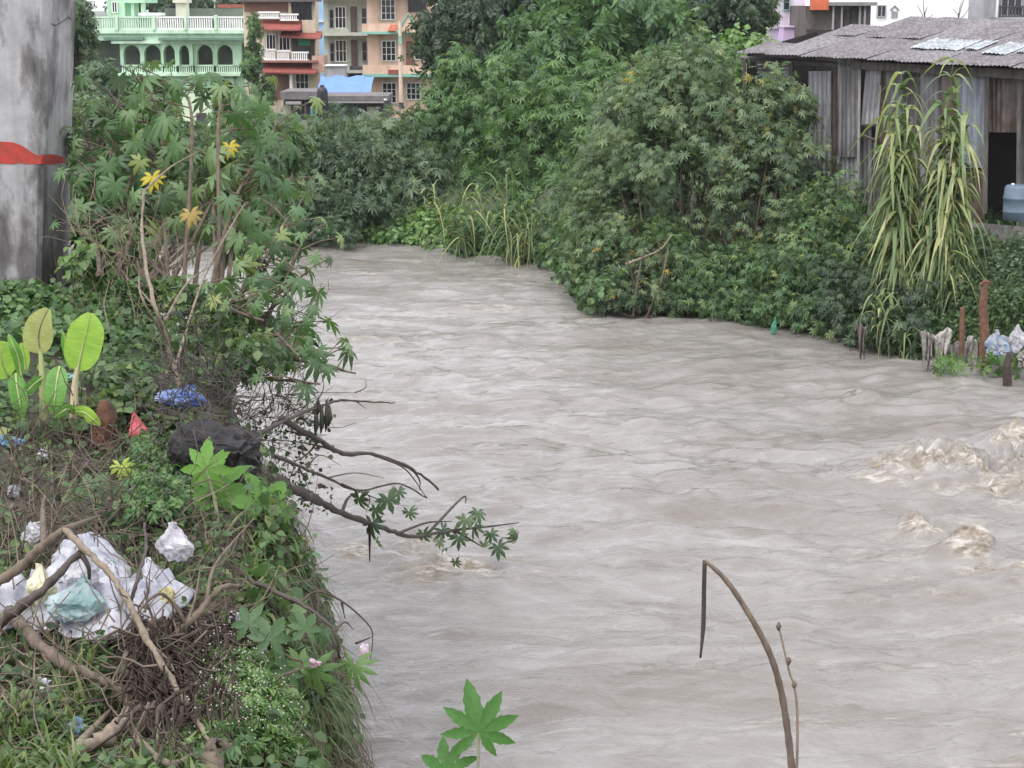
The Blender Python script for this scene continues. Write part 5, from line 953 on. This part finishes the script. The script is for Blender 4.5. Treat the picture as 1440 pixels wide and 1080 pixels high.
    bleaf(r, [(104, 580, .05), (118, 580, .12), (130, 589, .15), (141, 598, .14)], 12, Y, BL, -.7, .2, .2, .9)
    bleaf(r, [(104, 582, .05), (96, 575, .1), (86, 580, .14), (76, 588, .14)], 9, Y, BG, .7, .2, .2, .9)
    bleaf(r, [(100, 520, 0), (97, 498, .0), (93, 482, .02), (89, 468, .03)], 8, Y+.05, BG, .3, .3, .1, .9)
    r = thing('banana_sapling', 'banana sapling with a pale olive leaf held upright, middle of three', 'plant', G(62, 600), g); b = G(62, 600); Y = b[1]
    mb = MB(); mb.tube(spline([b, P(60, 550, Y), P(58, 510, Y), P(56, 490, Y)], 5), np.linspace(.028, .009, 16), 8); mb.build('pseudostem', PET, r)
    bleaf(r, [(57, 497, 0), (54, 475, .0), (58, 455, .02), (68, 434, .03)], 23, Y, BP, .35, .3, .2, .75, BARKP)
    bleaf(r, [(84, 515, .02), (80, 535, .08), (77, 560, .12), (74, 582, .12)], 16, Y, BG, -.2, .2, .15, .8)
    bleaf(r, [(62, 530, .0), (48, 540, .06), (40, 548, .1), (34, 552, .1)], 10, Y, BG, .6, .2, .15, .9)
    r = thing('banana_sapling', 'banana sapling cut by the left edge of the picture', 'plant', G(22, 600), g); b = G(22, 600); Y = b[1]
    mb = MB(); mb.tube(spline([b, P(24, 560, Y), P(28, 520, Y), P(22, 490, Y), P(14, 472, Y)], 5), np.linspace(.028, .01, 21), 8); mb.build('pseudostem', PET, r)
    bleaf(r, [(30, 530, .0), (26, 505, .03), (20, 488, .06), (12, 470, .05)], 8, Y-.1, PET if False else BG, .2, .35, .1, .9)
    bleaf(r, [(12, 530, .0), (4, 512, .05), (2, 495, .08), (6, 480, .08)], 26, Y, BL, -.3, .2, .15, .9)
    bleaf(r, [(36, 520, -.1), (34, 505, -.1), (32, 492, -.1), (30, 482, -.1)], 9, Y, BL, .3, .2, .15, .9)
    bleaf(r, [(22, 525, .05), (24, 545, .1), (28, 568, .12), (30, 590, .12)], 13, Y, BG, .15, .3, .15, .8)
    # ---- young castor plants with large bright leaves
    def young(label, base, leaves, mat, Y, sz, grp=None, name='castor_seedling'):
        b = np.array(base); r = thing(name, label, 'plant', b, grp); mb = MB(); P_, R_, S_ = [], [], []
        for (x, y, k, tx, tz) in leaves:
            e = P(x, y, Y+rng.normal()*.06); mb.tube(spline([b, (b+e)/2+[0, 0, .06], e], 4), np.linspace(.009, .004, 9), 5); P_.append(e); nv = nrm(np.array([tx, -.75, tz])); R_.append(frames(nv[None], np.array([[tx*.5+.05*rng.normal(), 0.1, .9]]))[0]); S_.append(k*sz)
        mb.build('stem', STEMG, r); leaves_as_parts(r, P_, R_, S_, mat, 2)
    young('young castor plant with broad bright leaves in front of the dark block', G(310, 760), [(300, 690, 1.15, -.2, .5), (370, 715, 1.0, .4, .5), (335, 760, .8, .1, .7), (265, 720, .7, -.5, .5), (380, 750, .7, .5, .6), (345, 800, .8, .2, .6), (290, 660, .75, 0, .3)], G_YOUNG, 9.2, .25)
    young('young castor plant with drooping leaves above the white plastic', G(140, 790), [(130, 690, .7, -.1, .5), (160, 700, .75, .2, .4), (100, 700, .55, -.3, .4), (150, 745, .7, .2, .5)], G_MID, 9.2, .2)
    young('leafy castor sprout at the bottom of the bank edge, by the hanging stems', G(390, 930), [(380, 900, .9, .2, .5), (350, 880, .8, -.2, .5), (405, 950, .8, .5, .4), (430, 885, .7, .4, .6), (420, 935, .6, .5, .3)], G_MID, 7.3, .15)
    young('pale castor sprout at the left edge above the branches', G(15, 790), [(8, 780, .8, .1, .6), (25, 790, .6, .4, .6)], G_YOUNG, 8.6, .14)
    young('small castor sprout on the litter right of the white plastic', G(262, 810), [(250, 790, .6, -.1, .6), (262, 820, .55, .2, .6)], G_MID, 8.6, .12)
near_vegetation()

# ------------------------------------------------------------------ dead branches, tangle, block and rubbish on the near bank
def near_debris():
    g = 'dead branches on the near bank'
    def br(label, pts, r0, r1, mat=BARK, subs=(), grp=g, name='dead_branch', leaves=(), lmat=G_GREY):
        """pts: photo x, y, distance (or lift above the bank when below 2)"""
        q = [P(x, y, d) if d > 2 else G(x, y, d) for x, y, d in pts]; t = thing(name, label, 'branch', q[0], grp); p = spline(q, 7); p = p+rng.normal(size=p.shape)*r0*.16
        mb = MB(); mb.tube(p, np.linspace(r0, r1, len(p))*(1+.12*rng.normal(size=len(p))), 8); mb.build('limb', mat, t, True)
        for sub in subs:
            q2 = [P(x, y, d) if d > 2 else G(x, y, d) for x, y, d in sub]; p2 = spline(q2, 6); mb = MB(); mb.tube(p2, np.linspace(r1*1.1, r1*.3, len(p2)), 5); mb.build('twig', mat, t, True)
        if leaves:
            pp = np.array([P(x, y, d) for x, y, d in leaves]); n = len(pp); nv = rng.normal(size=(n, 3))*.4+[0, -.8, .25]; leaves_as_parts(t, pp, frames(nv, np.tile([.1, 0, -1.], (n, 1))+rng.normal(size=(n, 3))*.25), .09+.08*rng.random(n), lmat)
        return t
    # long fallen branch reaching the water
    lv = [(523, 735, 15), (530, 760, 15.5), (528, 715, 15), (595, 750, 17.2), (622, 745, 18), (628, 770, 18), (640, 790, 18.2), (618, 760, 17.8), (668, 740, 18.2), (680, 765, 18.4), (672, 720, 18.2), (690, 750, 18.4), (700, 768, 18.5), (655, 730, 18.), (722, 745, 18.4), (728, 755, 18.4), (645, 755, 18)]
    br('long fallen branch reaching from the bank into the water, leaves at its tip', [(355, 655, 10.6), (400, 680, 11.8), (445, 703, 13), (480, 722, 14), (535, 740, 15.4), (580, 755, 16.8), (640, 745, 18)], .036, .016, BARKD,
       [[(480, 722, 14), (490, 700, 14.2), (510, 690, 14.4)], [(560, 750, 16.2), (600, 735, 17.2), (635, 733, 18)], [(600, 752, 17.3), (650, 700, 18), (655, 708, 18)], [(640, 745, 18), (690, 740, 18.3), (730, 735, 18.4)], [(640, 746, 18), (680, 770, 18.4)], [(520, 738, 15), (520, 790, 15.2)]], leaves=lv)
    br('upper fallen branch arching over the water from the dark block', [(395, 588, 11.6), (440, 614, 12.4), (482, 637, 13.2), (530, 640, 14), (580, 660, 14.8), (617, 688, 15.5)], .024, .010, BARKD, [[(482, 637, 13.2), (440, 625, 12.6), (390, 618, 11.8)], [(580, 660, 14.8), (590, 675, 15), (590, 690, 15)], [(450, 618, 12.6), (430, 640, 12.5), (400, 655, 12)], [(530, 641, 14), (570, 660, 14.5), (600, 700, 15)]])
    br('thin twiggy branch trailing between the fallen branches', [(385, 640, 11.2), (420, 655, 12), (460, 672, 12.8), (505, 690, 13.8), (560, 680, 14.6), (600, 700, 15.2)], .014, .006, BARKD, [[(430, 660, 12.2), (450, 640, 12.6), (480, 655, 13)], [(460, 672, 12.8), (500, 665, 13.4), (540, 672, 14)], [(420, 655, 12), (435, 690, 12.2)], [(505, 690, 13.8), (520, 700, 14), (515, 720, 14.2)], [(480, 680, 13.2), (540, 705, 14.2), (575, 712, 14.8)]], leaves=[(505, 700, 13.8), (560, 690, 14.6), (575, 720, 14.8), (545, 700, 14.2)], lmat=G_GREY)
    br('thin branch pointing right above the water with hanging pods', [(360, 612, 11), (400, 592, 11.6), (440, 575, 12.2), (480, 563, 12.8), (520, 565, 13.4), (555, 567, 14)], .016, .005, BARKD, [[(400, 555, 12), (440, 552, 12.4), (500, 552, 13)], [(440, 575, 12.2), (455, 545, 12.4), (450, 520, 12.4)], [(500, 564, 13.1), (515, 575, 13.3)], [(500, 552, 13), (514, 545, 13.1), (514, 535, 13.1)]])
    t = thing('seed_pods', 'dark withered leaves hanging in a row from the branch above the water', 'leaves', P(455, 570, 12.3))
    for (x, y, l) in ((444, 575, 38), (452, 570, 40), (459, 562, 45), (463, 570, 30), (447, 560, 25)): mb = MB(); mb.tube([P(x, y, 12.3), P(x+1, y+l*.6, 12.3), P(x-1, y+l, 12.3)], [.008, .022, .004], 5); mb.build('withered_leaf', M('withered%d' % x, (.05, .05, .035), .7, .4), t, True)
    # lower right stems over the water
    br('drooping stem over the water at the lower bank, right of the flowers', [(350, 815, .1), (400, 838, 7.8), (440, 860, 7.7), (470, 888, 7.6), (478, 925, 7.6)], .012, .006, BARKD, [[(470, 888, 7.6), (485, 875, 7.7), (497, 885, 7.7)], [(420, 850, 7.75), (445, 832, 7.8), (480, 845, 7.8), (515, 875, 7.8), (524, 895, 7.8), (520, 935, 7.8)], [(480, 845, 7.8), (485, 870, 7.8)], [(500, 905, 7.8), (524, 895, 7.8)], [(447, 832, 7.8), (449, 900, 7.7), (458, 940, 7.6)]], leaves=[(455, 885, 7.7), (420, 935, 7.4), (440, 940, 7.5), (498, 935, 7.7)], lmat=G_MID)
    br('thin bent stem hanging at the bank edge', [(345, 905, .1), (375, 890, 7.4), (400, 920, 7.3), (425, 935, 7.3), (380, 960, 7.2)], .009, .004, BARK, [[(350, 925, 7.2), (390, 955, 7.2), (410, 985, 7.1)]])
    # lower left limbs
    br('dark thick limb slanting up from the left edge across the white plastic', [(-25, 895, .12), (30, 852, .22), (75, 815, .30), (112, 775, .36)], .026, .014, BARKD, [[(112, 775, .36), (125, 800, .3), (124, 835, .15)]])
    br('long brown limb rising from the left edge to a bent joint', [(-25, 835, .15), (30, 795, .3), (62, 765, .38), (90, 745, .42)], .021, .017, BARK, [[(62, 765, .38), (60, 720, .42), (62, 700, .4)], [(90, 745, .42), (115, 735, .4), (140, 725, .3)]])
    br('long pale limb running down from the bent joint to the bottom', [(90, 745, .42), (125, 778, .4), (155, 808, .37), (182, 850, .33), (212, 908, .27), (250, 970, .2), (275, 1010, .16), (298, 1055, .1)], .015, .012, BARKP, [[(212, 908, .27), (240, 935, .2), (245, 960, .15)]])
    br('thick brown limb lying from the left edge to the lower middle', [(15, 862, .12), (55, 905, .14), (90, 935, .12), (115, 945, .12), (150, 960, .12), (185, 990, .08), (215, 1030, .06)], .03, .014, BARK, [[(55, 905, .14), (80, 950, .08), (115, 965, .06)]])
    br('curved smooth root like limb at the bottom left', [(105, 1062, .05), (140, 1042, .12), (168, 1022, .15), (180, 995, .14), (165, 968, .1)], .034, .018, BARKP, [[(108, 1050, .08), (140, 1015, .1), (158, 995, .1)]])
    br('straight pale limb at the bottom left running to the stump', [(182, 1022, .1), (205, 1050, .1), (238, 1075, .08), (270, 1062, .08), (300, 1045, .1)], .016, .010, BARKP)
    br('broken stump at the bottom middle of the bank', [(296, 1110, .0), (300, 1075, .08), (302, 1048, .14)], .05, .034, BARK, [[(302, 1050, .14), (335, 1065, .1), (355, 1085, .05)]])
    br('arched limb at the bottom right of the near bank', [(345, 1085, .02), (370, 1062, .1), (400, 1060, .1), (430, 1078, .05)], .016, .012, BARKP)
    br('forked limb rising above the root tangle', [(230, 905, .1), (262, 880, .25), (290, 850, .34), (312, 826, .38), (338, 824, .38)], .020, .010, BARK, [[(262, 880, .25), (250, 858, .3), (225, 835, .32), (195, 860, .25), (165, 905, .12)], [(290, 850, .34), (300, 800, .4), (330, 760, .45), (358, 728, .5)], [(262, 880, .25), (275, 840, .34), (282, 795, .4)]])
    br('dark thin limb leaning behind the white plastic', [(182, 850, .2), (195, 810, .3), (205, 770, .36), (203, 735, .4)], .010, .006, BARKD)
    # fallen stalks around the pillar side
    br('bundle of bare brown stalks leaning at the water gap', [(255, 560, .05), (235, 480, .35), (215, 420, .6), (200, 330, 13.2), (202, 270, 13.6)], .018, .010, BARKP, [[(235, 480, .3), (200, 420, .6), (195, 385, .7)], [(240, 500, .25), (222, 440, .5), (190, 400, .6)], [(232, 450, .4), (262, 400, 12.6), (300, 370, 12.8)], [(245, 520, .2), (285, 395, 12.6), (330, 310, 13), (345, 285, 13.2)], [(202, 270, 13.6), (240, 235, 14), (285, 210, 14.4)]])
    br('dark bare trunk rising beside the pillar', [(168, 400, .1), (166, 330, 14.6), (160, 270, 15), (158, 215, 15.2)], .022, .012, BARKD, [[(160, 270, 15), (110, 240, 15.2), (130, 200, 15.4)]])
    # tangles of roots and twigs (uncountable)
    def tangle(label, n, x0, x1, y0, y1, lift, L, r, mat, dirn=(0, 0, -1), rnd=.9, name='root_tangle'):
        mb = MB()
        for _ in range(n):
            q = G(rng.uniform(x0, x1), rng.uniform(y0, y1), lift*rng.random()); d = nrm(np.array(dirn)+rng.normal(size=3)*rnd); l = L*(.4+.9*rng.random()); pts = [q]
            for k in range(4): d = nrm(d+rng.normal(size=3)*.35); pts.append(pts[-1]+d*l/4)
            mb.tube(pts, np.linspace(r, r*.4, 5)*(.6+.8*rng.random()), 4, False)
        ob = mb.build(name, mat, None); set_props(ob, label, 'roots', None, 'stuff')
    tangle('matted brown root tangle below the forked limb', 700, 185, 335, 870, 1000, .30, .26, .0032, M('brown_roots', (.075, .054, .043), .85, .6, 20, .3), (-.1, -.15, -1), .3)
    tangle('loose brown twigs lying across the root tangle', 110, 150, 340, 850, 990, .30, .4, .0055, BARK, (-.6, 0, -.5), .5, 'twig_litter')
    tangle('thick dark roots inside the root tangle', 330, 180, 335, 865, 1000, .28, .26, .0075, M('thick_roots', (.085, .06, .047), .85, .6, 20, .4), (-.2, -.1, -1), .3)
    tangle('thin dark twig tangle above the dark block', 560, 215, 430, 430, 610, .55, .38, .0035, M('dark_twigs', (.07, .055, .052), .85, .4, 20, .2), (.3, 0, .1), .8, 'twig_tangle')
    tangle('scattered brown twigs on the lower slope', 480, -20, 420, 600, 1080, .12, .30, .004, BARK, (.2, 0, .15), .8, 'twig_litter')
    tangle('pale stalks hanging on the lower left slope', 200, -20, 130, 870, 1040, .1, .25, .004, BARKP, (0, -.1, -.6), .6, 'stalk_litter')
    tangle('dead brown vines and stems sprawling over the slope below the bananas', 360, -20, 260, 560, 770, .16, .42, .0038, M('dead_vine', (.10, .078, .06), .85, .5, 20, .3), (.5, 0, .1), .7, 'dead_vines')
    tangle('thin tall dead stalks standing among the litter', 120, -20, 400, 600, 1000, .04, .38, .0035, BARKP, (.1, 0, 1), .35, 'dead_stalks')
    tangle('vertical dry stems among the weeds at the pillar foot', 160, 100, 260, 330, 470, .2, .5, .004, BARKP, (0, 0, 1), .3, 'dry_stems')
    # dark broken concrete block
    c = P(306, 650, G(300, 700, 0)[1]+.1); bm = bmesh.new(); bmesh.ops.create_cube(bm, size=1); bmesh.ops.bevel(bm, geom=bm.edges[:], offset=.08, segments=2, affect='EDGES'); bmesh.ops.subdivide_edges(bm, edges=bm.edges[:], cuts=7, use_grid_fill=True)
    for v in bm.verts:
        p = v.co.copy(); q = p*1.0; d = mnoise.noise(p*2.2+Vector((3, 1, 2)))*.16+(.5-abs(mnoise.noise(p*5)))*.2+mnoise.noise(p*11)*.08+mnoise.noise(p*22)*.03; q += p.normalized()*d; q.x *= .38; q.y *= .32; q.z *= .33; q.z += .04*q.x*(-1); v.co = q
    me = bpy.data.meshes.new('concrete_block'); bm.to_mesh(me); bm.free(); ob = finish('concrete_block', me, M('black_wet_concrete', (.036, .033, .032), .7, .6, 9, 1., col2=(.010, .009, .010), bd=.06), None, c, False); ob.rotation_euler = (.1, .12, -.25); set_props(ob, 'dark wet broken concrete block at the bank edge', 'block')
    # brown rotted stump beside the banana
    mb = MB(); b = G(150, 640, -.05); mb.tube([b, b+[-.02, 0, .12], b+[.01, 0, .24], b+[.0, 0, .34]], [.11, .085, .07, .03], 9); ob = mb.build('rotten_stump', M('rotten_wood', (.13, .06, .035), .85, .6, 14, .8), None); set_props(ob, 'reddish brown rotten stump right of the banana sapling', 'stump')
    # rubbish
    BLUE = plastic('blue_bag', (.10, .20, .52), (.30, .40, .66)); 
    crumple('plastic_bag', 'shiny blue plastic bag lying on the dark twigs', 'bag', G(255, 560, .16), (.145, .09, .062), BLUE, 21, (0, .12, .1), .3, 1.7, sub=4)
    crumple('plastic_bag', 'pink red plastic bag hanging left of the dark block', 'bag', G(194, 608, .12), (.055, .05, .085), plastic('pink_bag', (.66, .16, .17), (.58, .10, .13)), 22, (0, -.15, 0), .2, 1.5)
    crumple('plastic_bag', 'blue plastic scrap at the left edge below the bananas', 'bag', G(12, 622, .05), (.10, .07, .035), plastic('blue_scrap_pale', (.12, .28, .55), (.35, .48, .6)), 23, amp=.5)
    W2 = plastic('white_sack', (.68, .68, .72), (.42, .43, .50), .4, (.16, .13, .13))
    drape('plastic_sheet', 'large crumpled white plastic sheet in the middle of the rubbish heap', 'plastic', 172, 872, .26, .40, .14, W2, 31, 'rubbish heap', .06)
    drape('plastic_sheet', 'white plastic sheet spread toward the left edge of the heap', 'plastic', 48, 862, .24, .32, .08, W2, 32, 'rubbish heap', .045)
    drape('plastic_sheet', 'folded white plastic at the upper middle of the heap', 'plastic', 128, 812, .16, .22, .13, W2, 30, 'rubbish heap', .04)
    crumple('plastic_bag', 'pale teal plastic bag tucked under the white sheet', 'bag', G(105, 848, .16), (.115, .09, .085), plastic('teal_bag', (.30, .46, .46), (.52, .60, .62)), 33, amp=.22, fr=1.5, group='rubbish heap')
    crumple('plastic_bag', 'rounded white bag on top of the rubbish heap', 'bag', G(112, 805, .24), (.075, .07, .075), PLW, 34, amp=.25, group='rubbish heap')
    crumple('plastic_bag', 'yellowish white bag at the left of the heap', 'bag', G(58, 825, .2), (.065, .06, .07), plastic('cream_bag', (.66, .64, .42), (.74, .73, .62)), 35, amp=.2, fr=1.4, group='rubbish heap')
    crumple('plastic_bag', 'creased white plastic bag standing right of the heap', 'bag', P(248, 766, G(248, 800, .1)[1]), (.085, .04, .075), plastic('creased_white', (.72, .71, .73), (.40, .38, .42), .4, (.15, .12, .13)), 36, (0, .25, 0), .26, 1.3, 'rubbish heap')
    crumple('plastic_scrap', 'pale yellow plastic scrap at the right end of the heap', 'plastic', G(234, 845, .1), (.045, .035, .065), plastic('yellow_scrap', (.72, .66, .34)), 37, amp=.35, group='rubbish heap')
    crumple('plastic_scrap', 'small torn white scrap above the branches at the left', 'plastic', G(48, 752, .1), (.045, .03, .055), PLW, 38, amp=.6, fr=1.5, group='rubbish heap')
    crumple('plastic_bag', 'blue and white plastic bottle scrap in the grass at the bottom left', 'bag', G(100, 1032, .05), (.075, .05, .04), plastic('blue_white_scrap', (.14, .30, .50), (.55, .58, .58)), 39, amp=.4)
    crumple('plastic_scrap', 'tiny white scrap beside the bottom left branches', 'plastic', G(62, 965, .06), (.03, .025, .04), PLW, 40, amp=.5, sub=3)
    crumple('plastic_scrap', 'tiny teal striped scrap behind the banana stem', 'plastic', G(96, 530, .04), (.05, .03, .025), plastic('teal_scrap', (.35, .62, .60)), 41, amp=.4, sub=3)
    crumple('plastic_scrap', 'tiny purple scrap on the slope below the bananas', 'plastic', G(120, 652, .06), (.025, .02, .03), plastic('purple_scrap', (.46, .16, .50)), 42, amp=.4, sub=3)
    crumple('plastic_scrap', 'small pink and white wrapper hanging from the drooping stem', 'plastic', P(512, 918, 7.8), (.022, .015, .045), plastic('pink_wrapper', (.70, .50, .58), (.72, .72, .76)), 43, amp=.4, sub=3)
    crumple('plastic_scrap', 'small pink wrapper caught on the lower stem', 'plastic', P(440, 933, 7.5), (.03, .02, .02), plastic('pink_wrapper_b', (.62, .36, .44), (.70, .62, .66)), 44, amp=.4, sub=3)
    for i, (x, y, c) in enumerate(((60, 640, 'white'), (20, 690, 'grey'), (160, 590, 'white'), (270, 640, 'grey'), (330, 870, 'white'))):
        crumple('plastic_scrap', ['tiny white scrap under the middle banana sapling', 'tiny grey scrap at the left edge of the slope', 'tiny white scrap left of the pink bag', 'grey plastic flap on the face of the dark block', 'tiny pale scrap at the right of the root tangle'][i], 'plastic', G(x, y, .05), (.03, .025, .035), PLW if c == 'white' else M('grey_scrap%d' % i, (.28, .28, .30), .5), 50+i, amp=.5, sub=3)
near_debris()

# ------------------------------------------------------------------ foreground: castor leaf and bent stick
def foreground():
    Y = 4.9; b = np.array([-.12, 4.15, 2.4]); r = thing('castor_sprout', 'toothed green castor leaf rising at the bottom middle in front of the river', 'plant', b)
    mb = MB()
    for (x, y, s, seed, nv, up_) in ((673, 1030, .152, 3, (.05, -.85, .45), (.12, .25, 1)), (628, 1085, .125, 4, (-.35, -.7, .6), (-.1, .2, 1)), (700, 1120, .09, 5, (.5, -.6, .6), (.5, .2, .8))):
        e = P(x, y, Y); me = fast_mesh('leaf', *serrated_leaf(seed)); me.materials.append(G_FRONT); me.polygons.foreach_set('use_smooth', np.ones(len(me.polygons), dtype=bool)); ob = bpy.data.objects.new('leaf', me); COL.objects.link(ob); ob.parent = r
        m = Matrix(frames(np.array([nv], float), np.array([up_], float))[0].tolist()).to_4x4() @ Matrix.Scale(s, 4); m.translation = Vector(e-root_loc(r)); ob.matrix_basis = m
        mb.tube(spline([b, (b+e)/2+[0, -.05, .02], e+[0, .0, -.004]], 5), np.linspace(.008, .004, 11), 6)
    mb.build('stem', STEMG, r)
    m, n, bs, out = mat_new('stick_bark'); t = tex(n, 30, 5, .7, stretch=(1, 1, .25)); rr = ramp(n, [(.3, (.06, .045, .036)), (.7, (.19, .14, .10))]); n.links.new(t.outputs[0], rr.inputs[0]); n.links.new(rr.outputs[0], bs.inputs['Base Color']); bs.inputs['Roughness'].default_value = .8; bump(n, bs, t.outputs[0], .5, .004)
    Y = 4.7; q = [P(x, y, Y) for x, y in [(991, 788), (1020, 815), (1052, 862), (1082, 918), (1098, 970), (1108, 1030), (1115, 1100), (1118, 1180), (1118, 1330)]]; t = thing('bent_stick', 'bent bare stick with a snapped hanging tip in front of the river', 'stick', q[-1])
    p = spline(q, 8); mb = MB(); rad = np.interp(np.arange(len(p)), [0, 8, 30, 64], [.005, .0075, .0095, .012]); rad = rad*(1+.07*np.sin(np.arange(len(p))*1.7)); mb.tube(p, rad, 9); mb.build('stalk', m, t, True)
    p = spline([P(x, y, Y) for x, y in [(991, 788), (990, 830), (989, 880), (985, 925)]], 6); mb = MB(); mb.tube(p, np.interp(np.arange(len(p)), [0, 12, 18], [.006, .0065, .003]), 8); mb.build('broken_tip', BARKD, t, True)
    q = [P(x, y, Y-.1) for x, y in [(1095, 880), (1103, 915), (1110, 945), (1117, 965), (1121, 1000), (1121, 1060), (1119, 1140), (1118, 1330)]]; t = thing('thin_stalk', 'thin pale stalk standing beside the bent stick', 'stick', q[-1]); p = spline(q, 5); mb = MB(); mb.tube(p, np.linspace(.0025, .0045, len(p)), 6); mb.build('stalk', BARKP, t, True)
    for (x, y) in ((1095, 881), (1109, 930), (1117, 963)): mb = MB(); e = P(x, y, Y-.1); mb.tube([e-[0, 0, .012], e, e+[0, 0, .012]], [.002, .008, .003], 6); mb.build('node', BARK, t, True)
foreground()

# ------------------------------------------------------------------ damp air
def build_haze():
    mb = MB(); mb.box(-9500, 9500, -60, 9500, -2.5, 16); ob = mb.build('haze', None, None); set_props(ob, kind='stuff')
    m = bpy.data.materials.new('haze'); m.use_nodes = True; n = m.node_tree; n.nodes.clear(); out = n.nodes.new('ShaderNodeOutputMaterial'); v = n.nodes.new('ShaderNodeVolumePrincipled')
    v.inputs['Color'].default_value = (.93, .95, 1, 1); v.inputs['Density'].default_value = .0002; n.links.new(v.outputs[0], out.inputs['Volume']); ob.data.materials.append(m)
build_haze()
